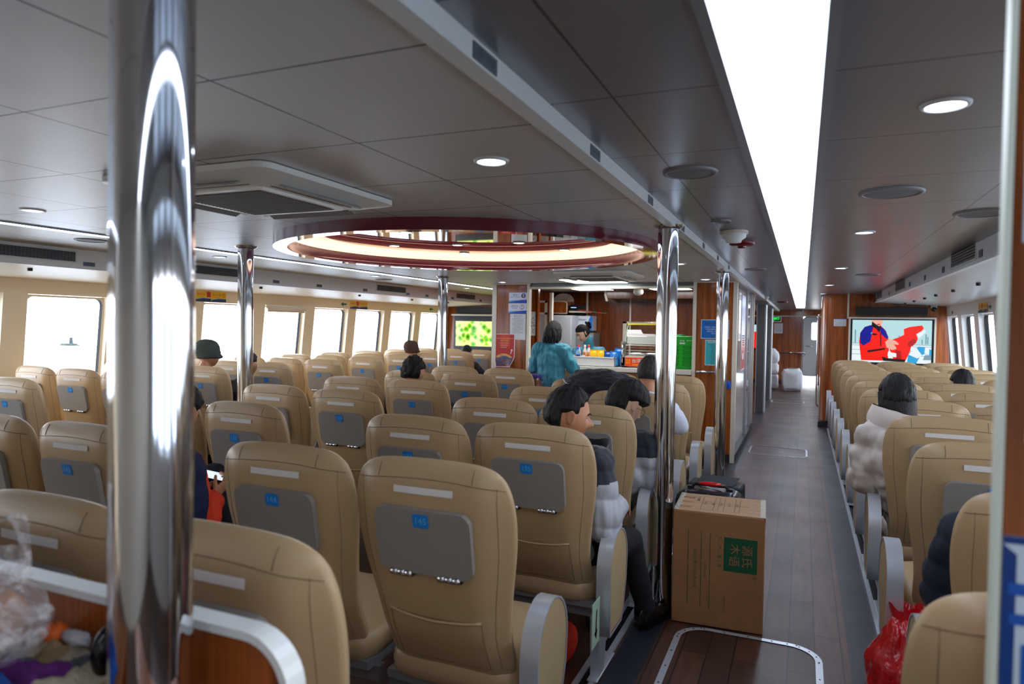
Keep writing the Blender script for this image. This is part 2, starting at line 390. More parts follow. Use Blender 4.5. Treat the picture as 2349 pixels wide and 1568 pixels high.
wall(1, RW, .76, 1.845, .86, -2.2, 21.9, M_WHITE, 'wall_right', 20)
# roller blind on one window
t = thing('roller_blind', 'cream roller blind pulled a little way down over one window', 'blind', (-6.6, LW[9]+.4, 1.80))
MB().box(-.02, .035, -.38, .38, -.03, .012).tube([(.01, -.37, -.035), (.01, .37, -.035)], .018, 10).build('blind_cassette', M_CREAM, t)
MB().box(-.005, .002, -.365, .365, -.075, -.03).build('blind_fabric', mat('blind_cloth', (214, 196, 160), rough=.9), t)

# aft and far walls
struct(MB().box(-7.3, -.95, -2.25, -2.2, 0, 2.45).box(-.95, 3.1, -2.25, -2.2, 0, 2.45), 'wall_back', M_CREAM)
struct(MB().box(-6.74, -3.9, 12.2, 12.25, 0, 2.15), 'wall_front_left', M_WOOD)
struct(MB().box(-1.6, .0, 21.9, 21.95, 0, 2.3).box(.42, 1.2, 21.9, 21.95, 0, 2.3).box(0, .42, 21.9, 21.95, 2.02, 2.3), 'wall_far', M_WOOD)
# bulkhead beside the right block
b = MB(); pts = []
for k in range(7): a = R(180+90*k/6); pts.append((.42+.14*math.cos(a), 12.54+.14*math.sin(a), 0))
pts = [(.28, 13.0, 0)]+pts+[(2.1, 12.4, 0), (2.1, 12.55, 0), (.42, 12.55, 0), (.42, 13.0, 0)]
b.prism(pts, (0, 0, 2.3)); struct(b, 'wall_front_right', M_WOOD)
b = MB(); b.tube([(.285-.004, 13.0, .1)]+[(p[0]-.004, p[1]-.004, .1) for p in pts[1:8]]+[(2.5, 12.396, .1)], .012, 6); b.box(.26, 2.5, 12.385, 12.4, 0, .09)
struct(b, 'baseboard_front', M_DARK)
struct(MB().box(.655, .68, 12.385, 12.4, 1.8, 2.2), 'trim_5', M_CREAM)
# box of small rooms on the far left beyond the snack counter, and the passage walls
struct(MB().box(-1.6, -1.55, 17.3, 21.9, 0, 2.3), 'wall_passage', M_WOOD)
struct(MB().box(-7.3, -1.6, 18.0, 18.05, 0, 2.45), 'wall_lobby', M_WOOD)
struct(MB().box(1.06, 2.3, 12.55, 21.9, 2.2, 2.23), 'ceiling', M_CEIL2)
struct(MB().box(-7.3, -6.74, 12.2, 18.05, 0, 1.0), 'wall_lobby_side', M_CREAM)
# grey pillars with aluminium edges
for y_, lab in ((13.97, 'grey ribbed square pillar beside the aisle just past the snack kiosk'), (16.8, 'grey square pillar further down the aisle beside the white sacks')):
    t = thing('square_pillar', lab, 'pillar', (-.74, y_, 0))
    MB().box(-.075, .06, 0, .35, 0, 2.08).build('pillar_shaft', mat('brushed_grey_panel', (128, 130, 134), rough=.35, metal=.6, vary=.2, vscale=3, stretch=(30, 30, 1)), t)
    MB().box(.06, .085, -.01, .36, 0, 2.2).box(-.09, -.075, -.01, .36, 0, 2.2).build('pillar_edge', M_ALU, t)
    MB().box(-.15, .085, -.02, .36, 2.08, 2.19).build('pillar_head', M_GREYTRIM, t)

# ---------------------------------------------------------------- outside: sea plane (ship rides slightly bow-up) and a rock beacon
def sea_z(x, y):
    d = V((-math.sin(R(12)), math.cos(R(12)))); return -3.2 - (x*d.x+y*d.y)*math.tan(R(2.3))
S = 1500
o = MB().add([(x, y, sea_z(x, y)) for x, y in ((-S, -S), (S, -S), (S, S), (-S, S))], [(0, 1, 2, 3)]).build('sea', mat('sea_water', (186, 192, 196), rough=.6, bump=.6, bscale=.6, spec=.15))
tag(o, 'pale calm sea outside the windows', 'water', kind='structure')
# ---------------------------------------------------------------- passenger seats
# local frame: origin on the floor under the label plate, +y is the way the passenger faces
BZ0, BZ1 = .40, 1.168
def seat_surface(a, b, side):
    """a,b in [-1,1]; side -1 = rear face, +1 = cushion face"""
    n = 6.2; r = max(abs(a), abs(b))
    if r > 1e-6:
        pa, pb = abs(a)/r, abs(b)/r; s = 1/((pa**n+pb**n)**(1/n)); s = 1+(s-1)*r**2
        s = s
    else: s = 1
    A, B = a*s, b*s
    z = (BZ0+BZ1)/2+(BZ1-BZ0)/2*B - (.012*(A*A) if B > .6 else 0)*(B-.6)/.4
    w = .238+.049*smoothstep(.56, .98, z)-.004*smoothstep(1.0, 1.15, z)+.012*smoothstep(.55, .40, z)
    x = w*A
    ym = .085-.10*smoothstep(.42, .95, z)-.035*smoothstep(.85, 1.15, z)+.05*smoothstep(.62, .40, z)
    T = .052+.010*smoothstep(.9, .55, z)
    e = r; h = math.sqrt(max(0, 1-e**5))
    if side < 0:
        # rear face: flat panel in the middle, falling away towards the side edges
        y = ym-T*h*(1-.55*smoothstep(.62, 1.0, abs(A)))-.012*(1-A*A)*smoothstep(.55, .95, z)*h
        y += .012*smoothstep(.72, .60, z)*(1-A*A)*.6*h
        y += .0025*h*noise.noise(V((x*9, z*11, 3.1)))
    else:
        y = ym+T*h*(1.0+.25*(abs(A)**3))+.012*math.sin(z*14)*(1-A*A)*h
        y += .0015*h*noise.noise(V((x*8, z*12, 9.7)))
    return V((x, y+.015, z))
def rear(x, z, off=.0):
    """rear-face point at given x,z by search"""
    b = (z-(BZ0+BZ1)/2)/((BZ1-BZ0)/2); w = .238+.049*smoothstep(.56, .98, z); a = x/w
    for _ in range(12):
        p = seat_surface(a, b, -1); a += (x-p.x)/w*.9; b += (z-p.z)/((BZ1-BZ0)/2)*.9
        a = max(-1, min(1, a)); b = max(-1, min(1, b))
    return V((x, p.y-off, z))
def make_backrest():
    m = MB(); N, K = 26, 30
    def g(side):
        def f(u, v):
            # ease the grid towards the rim so the rounded edge is well sampled
            e = lambda t: math.sin((t-.5)*PI)*.5+.5
            return seat_surface(e(u)*2-1, e(v)*2-1, side)
        return f
    m.grid(g(-1), N, K); b0 = len(m.v)
    m.grid(lambda u, v: g(1)(1-u, v), N, K)
    return m
BACK_MESH = make_backrest()
def rrect(w, h, r, n=5):
    pts = []
    for cx, cz, a0 in ((w/2-r, h/2-r, 0), (-w/2+r, h/2-r, 90), (-w/2+r, -h/2+r, 180), (w/2-r, -h/2+r, 270)):
        for k in range(n+1): a = R(a0+90*k/n); pts.append((cx+r*math.cos(a), cz+r*math.sin(a)))
    return pts
PLATES = {}
def make_plate(numtxt):
    if numtxt in PLATES: return PLATES[numtxt]
    m = MB(); m.prism([(x, -.0, z) for x, z in rrect(.055, .045, .007, 3)], (0, -.002, 0))
    if numtxt: m.text(numtxt, (0, -.0026, 0), (1, 0, 0), (0, 0, 1), .03, 1)
    o = m.build('number_plate', [M_BLUE, M_CYAN]); me = o.data; bpy.data.objects.remove(o); PLATES[numtxt] = me
    return me
TRAY_A = math.atan2(min(rear(0, .80).y, rear(.15, .80).y)-min(rear(0, 1.0).y, rear(.15, 1.0).y), .20)
TRAY_Y = (min(rear(0, .80).y, rear(.15, .80).y)+min(rear(0, 1.0).y, rear(.15, 1.0).y))/2-.021
def make_seat_proto(arm=0, tray=True):
    t = thing('passenger_seat', 'x', 'seat')
    BACK_MESH.build('backrest', M_BEIGE, t)
    # seams: cap seam round the top, two short ticks, two vertical seams
    s = MB()
    ztop = 1.112
    pts = [rear(-.262+.0262*2*k/2*1.0, ztop-.02*abs((-.262+.0262*k)/.262)**2, .0006) for k in range(21)]
    s.tube(pts, .0013, 4)
    for sx in (-1, 1):
        s.tube([rear(sx*.165, z, .0006) for z in (1.108, 1.12, 1.135, 1.15)], .0013, 4)
        s.tube([rear(sx*(.238-.04*smoothstep(.95, .55, z)), z, .0006) for z in [1.10-.045*k for k in range(15)]], .0009, 4)
    s.build('stitched_seam', M_SEAM, t)
    # velcro strip for a head-rest cover
    q = MB(); z0 = 1.075
    P = []
    for k in range(9):
        x = -.105+.21*k/8; P += [rear(x, z0+.011, .003), rear(x, z0-.011, .003)]
    q.add(P, [(2*k, 2*k+1, 2*k+3, 2*k+2) for k in range(8)], 0, True)
    q.add([p+V((0, .004, 0)) for p in P], [(2*k, 2*k+2, 2*k+3, 2*k+1) for k in range(8)], 0, True)
    q.build('velcro_strip', M_STRIP, t)
    # pocket
    k_ = MB()
    def pk(u, v):
        x = -.165+.33*u; z = .655-.018*(1-(2*u-1)**2)*v-(.205)*(1-v) if False else .47+(.655-.47)*v-.016*v*(1-(2*u-1)**2)
        p = rear(x, z); bulge = .012*math.sin(PI*u)*(.35+.65*v)+.003*noise.noise(V((x*30, z*25, 1)))+.002
        return p+V((0, -bulge, 0))
    k_.grid(pk, 14, 8); k_.tube([pk(u/14, 1)+V((0, .001, 0)) for u in range(15)], .005, 6)
    k_.tube([pk(0, v/6) for v in range(7)], .0014, 4, 1); k_.tube([pk(1, v/6) for v in range(7)], .0014, 4, 1); k_.tube([pk(u/10, 0) for u in range(11)], .0014, 4, 1)
    k_.build('pocket', [M_BEIGE, M_SEAM], t)
    # cushion
    cu = MB()
    def cf(u, v):
        a = 2*PI*u; b = PI*(v-.5); f = lambda c_, e: math.copysign(abs(c_)**e, c_)
        d = V((f(math.cos(a), .35)*f(math.cos(b), .4), f(math.sin(a), .35)*f(math.cos(b), .4), f(math.sin(b), .5)))
        return V((d.x*.258, .35+d.y*.25, .43+d.z*.065+.02*(d.y)))
    cu.grid(cf, 28, 10, cu=True); cu.build('seat_cushion', M_BEIGE, t)
    fr = MB(); fr.box(-.25, .25, .12, .56, .345, .375); fr.box(-.272, .272, .16, .20, .29, .345); fr.box(-.272, .272, .44, .48, .29, .345)
    fr.build('seat_frame', M_GREYTRIM, t)
    for sx in ((-1,) if arm <= 0 else (1,)):
        lg = MB(); lg.prism([(sx*.245-.02, .16, .017), (sx*.245-.02, .24, .017), (sx*.245-.02, .30, .30), (sx*.245-.02, .14, .30)], (.04, 0, 0)); lg.box(sx*.245-.025, sx*.245+.025, .12, .42, .0145, .024)
        lg.build('leg', M_ALU, t, bevel=.004)
    if tray:
        tr = MB(); W, H = .335, .215
        outl = rrect(W, H, .036, 5)
        outl = [(x, z if z > 0 or abs(x) < .13 else z) for x, z in outl]
        tilt = -.02
        tr.prism([(x, 0, z) for x, z in outl], (0, .02, 0))
        to = tr.build('tray_table', M_TRAY, t, bevel=.005, seg=2, loc=(0, TRAY_Y, .912)); to.rotation_euler = (TRAY_A, 0, 0)
        for sx in (-1, 1):
            h = MB()
            h.box(-.042, .042, .0, .014, -.018, .004, 1)
            for k in (-1, 0, 1): h.tube([(k*.026-.0115, -.001, -.009), (k*.026+.0115, -.001, -.009)], .0105, 10)
            h.build('hinge', [M_CHROME2, M_DARK], to, loc=(sx*.085, .001, -H/2+.006))
        pm = make_plate('888'); po = bpy.data.objects.new('number_plate', pm); COL.objects.link(po); po.parent = to; po.location = (0, -.0005, H/2-.034)
    if arm:
        sx = arm; x_in, x_out = sx*.272, sx*.335
        pr = [(0.02, .27)]
        yb, yf = .065, .365; zc = .53; rr_ = (yf-yb)/2
        pr = [(yb+.01, .25), (yb, .40)]+[((yb+yf)/2-rr_*math.cos(R(a)), zc+.16*math.sin(R(a))) for a in range(0, 181, 15)]+[(yf-.01, .42), (yf-.07, .27), (yf-.09, .25)]
        bd = MB(); n_ = len(pr)
        A = [V((x_in, y, z)) for y, z in pr]; Bq = [V((x_out, y, z)) for y, z in pr]
        bd.add(A+Bq, [(i, (i+1) % n_, n_+(i+1) % n_, n_+i) for i in range(n_)], 0, True)
        cy_ = sum(p[0] for p in pr)/n_; cz_ = sum(p[1] for p in pr)/n_
        ins = [(cy_+(y-cy_)*.93, cz_+(z-cz_)*.955) for y, z in pr]
        for X, P in ((x_in, A), (x_out, Bq)):
            I = [V((X, y, z)) for y, z in ins]; bd.add(list(P)+I, [(i, (i+1) % n_, n_+(i+1) % n_, n_+i) for i in range(n_)])
        ao = bd.build('armrest', M_ALU, t)
        pd = MB()
        pd.prism([(x_in+sx*.002, y, z) for y, z in ins], (x_out-x_in-sx*.004, 0, 0)); pd.build('armrest_side_pad', M_BEIGE_PAD, ao)
    return t
M_CHROME2 = mat('brushed_hinge_steel', (200, 200, 205), rough=.22, metal=1)

SEAT = {(a, True): make_seat_proto(a) for a in (-1, 0, 1)}
used_proto = set()
WORD = ['front', 'second', 'third', 'fourth', 'fifth', 'sixth', 'seventh', 'eighth', 'ninth', 'tenth', 'eleventh', 'twelfth']
def place_seat(x, y, arm, label, group, num):
    key = (arm, True)
    src = SEAT[key]
    o = src if key not in used_proto else copy_tree(src)
    used_proto.add(key)
    o.location = (x, y, 0); tag(o, label, 'seat', group)
    o.rotation_euler = (0, 0, R(random.uniform(-.8, .8)))
    PENDING.append((o, num))
    return o
PENDING = []
random.seed(4)
ORD = ['first', 'second', 'third', 'fourth', 'fifth', 'sixth', 'seventh', 'eighth', 'ninth', 'tenth', 'eleventh', 'twelfth', 'thirteenth']
# middle block: two columns, a gap, two columns next to the main aisle
MIDX = [-3.30, -2.705, -1.655, -1.070]
MIDNAME = ['window side of the inner pair', 'inner pair beside the middle gap', 'aisle pair beside the middle gap', 'aisle end of its row']
ROW0 = 1.91; RP = .875
for k in range(-1, 6):
    for j, x in enumerate(MIDX):
        if k == 5 and j == 0: pass
        num = 142+j-10*k; ys = ROW0+RP*k+(.07 if k < 0 else 0); dx = -.028 if ((k == 2 or k < 0) and j == 3) else 0
        if k < 0:
            lab = 'beige seat behind the wooden counter rim, %s' % ['outermost of four', 'second in from the outer end', 'on the plastic bag side of the pole', 'at the rounded white rim corner'][j]
            num = 152+j
        else:
            lab = 'beige seat numbered %d, %s numbered row of the middle block, %s' % (num, ORD[k], ['outermost', 'before the gap', 'past the gap', 'aisle end'][j])
        place_seat(x+dx, ys, 1 if j == 3 else (-1 if j == 0 else 0), lab, 'beige seats of the middle block', str(num))
# block by the left-hand windows
for k in range(0, 10):
    for j, x in enumerate((-6.27, -5.705, -5.14)):
        ys = 3.10+.845*k
        lab = 'beige seat under the sunny windows, %s row from the near end, %s' % (ORD[k], ['by the window', 'middle of three', 'aisle end'][j])
        place_seat(x, ys, 1 if j == 2 else 0, lab, 'beige seats under the sunny windows', str(139+j-10*k) if 139+j-10*k > 0 else '9')
# block on the other side of the main aisle
for k in range(-2, 10):
    for j, x in enumerate((.685, 1.25, 1.82)):
        ys = 3.17+.895*k
        if k == -2 and j == 0: x = .46
        lab = 'beige seat facing the big screen, %s row from the poster panel, %s' % (ORD[k+2], ['aisle end', 'middle of three', 'by the window'][j])
        place_seat(x, ys, -1 if j == 0 else 0, lab, 'beige seats facing the big screen', str(146+j-10*(k-0)) if 146+j-10*k > 0 else '6')
for k in range(4):
    for j, x in enumerate((.72, 1.28)):
        place_seat(x, 14.3+.9*k, -1 if j == 0 else 0, 'beige seat in the cabin beyond the bulkhead, %s row, %s' % (ORD[k], ['aisle end', 'second from the aisle'][j]), 'seats beyond the bulkhead', str(40+10*k+j))
bpy.context.view_layer.update()
for o, num in PENDING:
    for ch in o.children:
        if ch.name.startswith('tray_table'):
            for g in ch.children:
                if g.name.startswith('number_plate'): g.data = make_plate(num)
# floor rails the seats are bolted to
for i, (x, lab) in enumerate(((-.86, 'aluminium seat rail on the floor along the edge of the main aisle by seat 145'), (.44, 'aluminium seat rail along the aisle edge of the screen-side block'))):
    t = thing('seat_rail', lab, 'rail', (x, 0, 0), group=None)
    MB().box(-.045, -.02, 1.0, 12.2 if i else 7.2, 0, .014).box(.02, .045, 1.0, 12.2 if i else 7.2, 0, .014).build('rail_edge', M_ALU, t)
    MB().box(-.02, .02, 1.0, 12.2 if i else 7.2, 0, .005).build('rail_groove', M_BLACK, t)
# ---------------------------------------------------------------- poles
def pole(x, y, zt, lab):
    t = thing('steel_pole', lab, 'pole', (x, y, 0))
    m = MB(); m.cyl((0, 0), .057, 0, zt, 48); m.build('pole_tube', M_CHROME, t)
    MB().lathe([(.057, .0), (.085, .0), (.085, .012), (.058, .022)], n=40).build('floor_flange', M_CHROME, t)
    MB().lathe([(.057, zt-.02), (.080, zt-.008), (.084, zt)], n=40).build('ceiling_flange', M_CHROME, t)
pole(-.885, .72, ZL, 'thick polished steel pole close by, standing through the wooden counter')
pole(-.703, 3.85, ZL, 'polished steel pole beside the cardboard box')
pole(-.735, 6.98, ZL, 'polished steel pole in front of the blue and turquoise notices')
pole(-3.92, 4.0, ZL, 'polished steel pole among the seats beside the woolly hat passenger')
pole(-3.93, 7.12, ZL, 'polished steel pole nearest the green leaf screen')

# ---------------------------------------------------------------- round ceiling feature
M_MAROON = mat('maroon_gloss', (108, 20, 44), rough=.15, coat=.5)
M_PEACH = mat('peach_cove', (250, 238, 228), rough=.5)
M_COVE = mat('warm_cove_light', (255, 236, 222), emit=6.0, emit_rgb=(255, 232, 214))
t = thing('ceiling_feature', 'big round maroon-rimmed ceiling recess with mirror centre and peach glow', 'ceiling feature', (CX, CY, ZL))
zb = -.068
MB().lathe([(1.345, .0), (1.345, zb)], n=96).lathe([(1.255, zb), (1.255, .012), (1.262, .012), (1.262, 0)], n=96).build('maroon_band', M_MAROON, t)
MB().lathe([(1.345, zb), (1.255, zb)], n=128, smooth=False).build('mirror_rim', mat('polished_rim', (235, 225, 222), rough=.04, metal=1), t)
MB().lathe([(1.262, .0), (1.34, .0)], n=96).lathe([(1.34, .0), (1.335, .05), (1.30, .095), (1.20, .12), (1.0, .126)], n=96).build('peach_cove', M_PEACH, t)
MB().lathe([(1.268, .004), (1.29, .004)], n=96).lathe([(1.02, .118), (1.045, .118)], n=96).lathe([(1.334, .052), (1.331, .056)], n=96).build('cove_light', M_COVE, t)
MB().lathe([(1.06, .062), (1.06, .058), (1.059, .058), (.001, .058)], n=96, smooth=False).build('mirror_disc', M_MIRROR, t)
for i, (x, y) in enumerate(((-3.02, 4.66), (-2.5, 4.0), (-2.5, 4.75), (-2.72, 5.3), (-1.95, 4.1), (-1.98, 4.75), (-1.8, 5.28))):
    l = MB().lathe([(.05, -.006), (.04, -.008), (.04, .0)], n=24).build('spotlight', M_CREAM, t, loc=(x-CX, y-CY, .058))
    MB().lathe([(.04, -.005), (.0005, -.005)], n=24).build('bulb_disc', M_LED, l)

# ---------------------------------------------------------------- downlights
DL = [(-1.006, 2.153, ZL, 'in the lower ceiling beside the aisle beam, nearest of its line'), (-3.755, 2.332, ZL, 'behind the near steel pole by the light line'), (-4.76, 4.55, ZL, 'just past the light line above a fascia grille'),
      (-4.70, 6.85, ZL, 'second along past the light line'), (-3.62, 8.15, ZL, 'in front of the wood panel with the bar counter sign'), (-4.75, 9.36, ZL, 'farthest along past the light line'), (-1.015, 6.08, ZL, 'beside the pole, between ring and aisle beam'), (-1.04, 8.05, ZL, 'in front of the kiosk panel with blue notices'),
      (.335, 2.14, ZR, 'over the screen-side seats, nearest and largest'), (.33, 4.70, ZR, 'over the screen-side seats, second along'), (.32, 7.29, ZR, 'over the screen-side seats, third along'), (.30, 9.93, ZR, 'over the screen-side seats, fourth along'), (.27, 12.2, ZR, 'over the screen-side seats, at the bulkhead')]
first = None
for x, y, z, lab in DL:
    lb = 'round white downlight '+lab
    if first is None:
        first = t = thing('downlight', lb, 'ceiling light', (x, y, z), group='round downlights')
        MB().lathe([(.062, .0), (.06, -.006), (.05, -.008), (.047, -.002)], n=32).build('bezel', M_WHITE, t)
        MB().lathe([(.048, -.003), (.0005, -.003)], n=32).build('diffuser', mat('downlight_diffuser', (235, 243, 255), emit=22, emit_rgb=(214, 230, 255)), t)
    else:
        t = copy_tree(first); t.location = (x, y, z); tag(t, lb, 'ceiling light', 'round downlights')

# ---------------------------------------------------------------- round speakers and detectors
M_SPK = mat('grey_speaker_grille', (150, 148, 148), rough=.5, metal=.2)
def spk(x, y, z, r, lab):
    t = thing('ceiling_speaker', lab, 'speaker', (x, y, z), group='ceiling speakers')
    MB().lathe([(r, .0), (r*.98, -.007), (r*.86, -.010), (r*.84, -.006)], n=40).build('speaker_rim', M_SPK, t)
    m = MB(); m.lathe([(r*.85, -.006), (r*.4, -.010), (.0005, -.011)], n=40)
    m.build('speaker_grille', mat('perforated_grille', (128, 126, 126), rough=.55, bump=.8, bscale=350), t)
spk(-.42, 2.73, ZR, .105, 'round ceiling speaker between the beam and the light strip, nearest the camera side')
spk(.34, 3.40, ZR, .13, 'round ceiling speaker between the first two downlights over the screen-side seats')
spk(.82, 4.11, ZR, .13, 'round ceiling speaker close to the right fascia')
spk(-.44, 4.0, ZR, .055, 'small round ceiling disc ahead of the smoke detector')
spk(-.455, 7.28, ZR, .105, 'round ceiling speaker beyond the red alarm disc')
spk(.62, 8.2, ZR, .12, 'round ceiling speaker far along over the screen-side seats')
spk(-4.75, 3.36, ZL, .11, 'round ceiling speaker beside the near fascia grille')
spk(-4.95, 7.4, ZL, .11, 'round ceiling speaker far along past the light line')
def smoke(x, y, z, lab, s=1):
    t = thing('smoke_detector', lab, 'smoke detector', (x, y, z))
    MB().lathe([(.001, -.018*s), (.085*s, -.018*s), (.085*s, .0)], n=28).build('mounting_base', M_CREAM, t)
    MB().lathe([(.075*s, -.018*s), (.072*s, -.04*s), (.05*s, -.055*s), (.045*s, -.07*s), (.001, -.074*s)], n=28).build('sensor_dome', M_WHITE, t)
smoke(-.41, 4.45, ZR, 'white smoke detector hanging beside the light strip')
smoke(-.66, 13.3, ZR, 'white smoke detector near the first grey pillar', .9)
t = thing('fire_alarm', 'round dark red alarm disc on the ceiling just past the smoke detector', 'alarm', (-.405, 5.0, ZR))
MB().lathe([(.001, -.03), (.06, -.03), (.085, -.02), (.085, .0)], n=28).build('alarm_disc', mat('alarm_red', (120, 14, 26), rough=.3), t)
MB().lathe([(.03, -.042), (.03, -.03)], n=16).add([(0, 0, -.042)], []).build('alarm_cap', M_MAROON, t)
t = thing('fire_alarm', 'small far red alarm disc on the ceiling near the exit sign', 'alarm', (-.42, 15.5, ZR))
MB().lathe([(.001, -.03), (.09, -.03), (.11, -.02), (.11, .0)], n=28).build('alarm_disc', MATS['alarm_red'], t)

# ---------------------------------------------------------------- ceiling air units
M_ACW = mat('off_white_plastic', (240, 238, 228), rough=.35)
def cassette(x, y, s, lab):
    t = thing('air_conditioner', lab, 'air conditioner', (x, y, ZL-.003))
    h = s/2
    m = MB(); o = rrect(s, s, .07*s, 6); m.prism([(a, b, 0) for a, b in o], (0, 0, -.022)); i = rrect(s*.92, s*.92, .07*s, 6)
    n_ = len(o); m.add([(a, b, -.022) for a, b in o]+[(a*.8, b*.8, -.05) for a, b in i], [(k, (k+1) % n_, n_+(k+1) % n_, n_+k) for k in range(n_)], 0, True)
    m.add([(a*.8, b*.8, -.05) for a, b in i], [tuple(range(n_))]); m.build('panel', M_ACW, t)
    for k in range(4):
        a = PI/2*k; q = MB(); q.obox((0, h*.76, -.040), (1, 0, 0), (0, 1, -.45), (0, .45, 1), h*.56, h*.10, .003, 0); q.obox((0, h*.70, -.046), (1, 0, 0), (0, 1, -.45), (0, .45, 1), h*.58, h*.015, .004, 1)
        f = q.build('air_flap', [mat('flap_grey', (150, 150, 148), rough=.4), M_BLACK], t); f.rotation_euler = (0, 0, a)
    g = MB(); e = h*.55
    g.prism([(a*1.13, b*1.13, -.048) for a, b in rrect(2*e, 2*e, .03, 3)], (0, 0, -.010), 0); 
    nn = 22
    for k in range(nn):
        yy = -e+.02+(2*e-.04)*k/(nn-1); g.box(-e+.01, e-.01, yy-.004, yy+.004, -.062, -.056, 1)
    g.box(-e+.005, e-.005, -e+.005, e-.005, -.0585, -.058, 2)
    g.build('intake_grille', [M_ACW, mat('grille_slat', (120, 116, 108), rough=.6), mat('grille_shadow', (84, 80, 74), rough=.8)], t)
cassette(-2.18, 2.29, .86, 'square off-white ceiling air unit with dark intake grille, behind the near pole')
cassette(-2.0, 7.05, .80, 'square ceiling air unit between the round recess and the kiosk')
t = thing('square_panel_light', 'bright square flat ceiling light in front of the kiosk', 'ceiling light', (-2.37, 8.1, ZL))
MB().box(-.36, .36, -.36, .36, -.008, 0).build('light_frame', M_WHITE, t)
MB().box(-.335, .335, -.335, .335, -.011, -.008).build('diffuser', mat('panel_diffuser', (255, 255, 255), emit=9), t)

# ---------------------------------------------------------------- fascia grilles
def vent(side, x, y0, y1, z0, z1, lab):
    cy, cz = (y0+y1)/2, (z0+z1)/2; hy, hz = (y1-y0)/2, (z1-z0)/2; d = 1 if side < 0 else -1
    t = thing('air_vent', lab, 'air vent', (x, cy, cz), group='fascia air vents')
    m = MB()
    for a in (-1, 1): m.box(min(0, d*.008), max(0, d*.008), -hy-.015, hy+.015, min(a*hz, a*(hz+.012)), max(a*hz, a*(hz+.012))); m.box(min(0, d*.008), max(0, d*.008), min(a*hy, a*(hy+.015)), max(a*hy, a*(hy+.015)), -hz, hz)
    m.build('vent_frame', M_WHITE, t)
    MB().box(min(0, d*.002), max(0, d*.002), -hy, hy, -hz, hz).build('duct_opening', M_BLACK, t)
    s = MB(); n_ = 7 if side < 0 else 5
    for k in range(n_):
        z = -hz+(k+.5)*2*hz/n_; s.obox((d*.005, 0, z), (1, 0, -.5*d), (0, 1, 0), (.5*d, 0, 1), .004, hy, .0022 if side < 0 else .004)
    if side < 0:
        k = 0; yy = -hy+.02
        while yy < hy: s.box(min(d*.003, d*.006), max(d*.003, d*.006), yy-.003, yy+.003, -hz, hz); yy += .027
    s.build('louvres', mat('vent_louvre_grey', (112, 114, 116), rough=.5), t)
for y0, y1, lab in ((2.93, 3.75, 'nearest, beside the near steel pole'), (4.76, 5.56, 'cut by the second steel pole'), (8.05, 8.80, 'third along over the windows'), (10.44, 11.15, 'farthest, above the leaf screen corner')):
    vent(-1, -5.5, y0, y1, 2.055, 2.135, 'louvred air vent in the window-side fascia, '+lab)
for y0, y1, lab in ((5.46, 6.28, 'nearest the poster panel'), (8.92, 9.78, 'second along'), (11.36, 12.18, 'farthest, by the screen')):
    vent(1, 1.06, y0, y1, 2.10, 2.2, 'louvred air vent in the fascia over the screen-side seats, '+lab)

# small dark seat-number plates on beam and fascias
M_SIGN = mat('dark_sign_plate', (86, 96, 104), rough=.4)
def sign(x, d, y, z, w, h, txt, lab):
    m = MB(); m.box(min(0, d*.003), max(0, d*.003), -w/2, w/2, -h/2, h/2, 0)
    m.text(txt, (d*.0036, 0, 0), (0, d, 0), (0, 0, 1), h*.62, 1)
    o = m.build('seat_number_sign', [M_SIGN, M_BLACK], loc=(x, y, z)); tag(o, lab, 'sign', 'overhead seat number signs')
for i, (y, w, tx) in enumerate(((1.36, .12, '151 · 152'), (2.22, .11, '144 · 145'), (3.12, .10, '134 · 135'), (4.03, .10, '124 · 125'), (4.93, .10, '114 · 115'), (5.8, .10, '104 · 105'), (6.7, .10, '94 · 95'))):
    sign(-.655, 1, y, 2.172, w, .036, tx, 'small grey overhead plate reading %s on the white aisle beam' % tx)
for i, (y, tx) in enumerate(((3.87, '131-141'), (4.66, '121-131'), (6.07, '111-121'), (6.82, '101-111'), (7.78, '91-101'), (8.87, '81-91'), (9.44, '71-81'), (10.3, '61-71'), (11.4, '51-61'))):
    sign(-5.5, 1, y, 2.045, .10, .034, tx, 'small grey plate on the window-side fascia, %s from the near end' % ORD[i])
for i, (y, tx) in enumerate(((5.33, '126-128'), (6.63, '116-118'), (7.56, '106-108'), (8.57, '96-98'), (10.5, '86-88'), (12.3, '76-78'))):
    sign(1.06, -1, y, 2.115, .10, .05, tx, 'small grey plate on the fascia of the screen-side block, %s from the near end' % ORD[i])
# reading-light knobs on the soffits
for side, ys in ((-1, [3.55, 5.0, 6.1, 8.0, 9.4, 10.6]), (1, [7.2, 8.3, 9.3, 10.1, 11.0, 11.9])):
    for i, y in enumerate(ys):
        x = -5.75 if side < 0 else 1.42
        z = 1.9905 if side < 0 else 2.037
        o = MB().lathe([(.0005, -.022), (.018, -.022), (.02, .004)], n=14).build('sprinkler_knob', M_DARK, loc=(x, y, z))
        tag(o, 'small dark knob under the %s soffit, %s along' % ('window-side' if side < 0 else 'screen-side', ORD[i]), 'ceiling knob', 'soffit knobs')

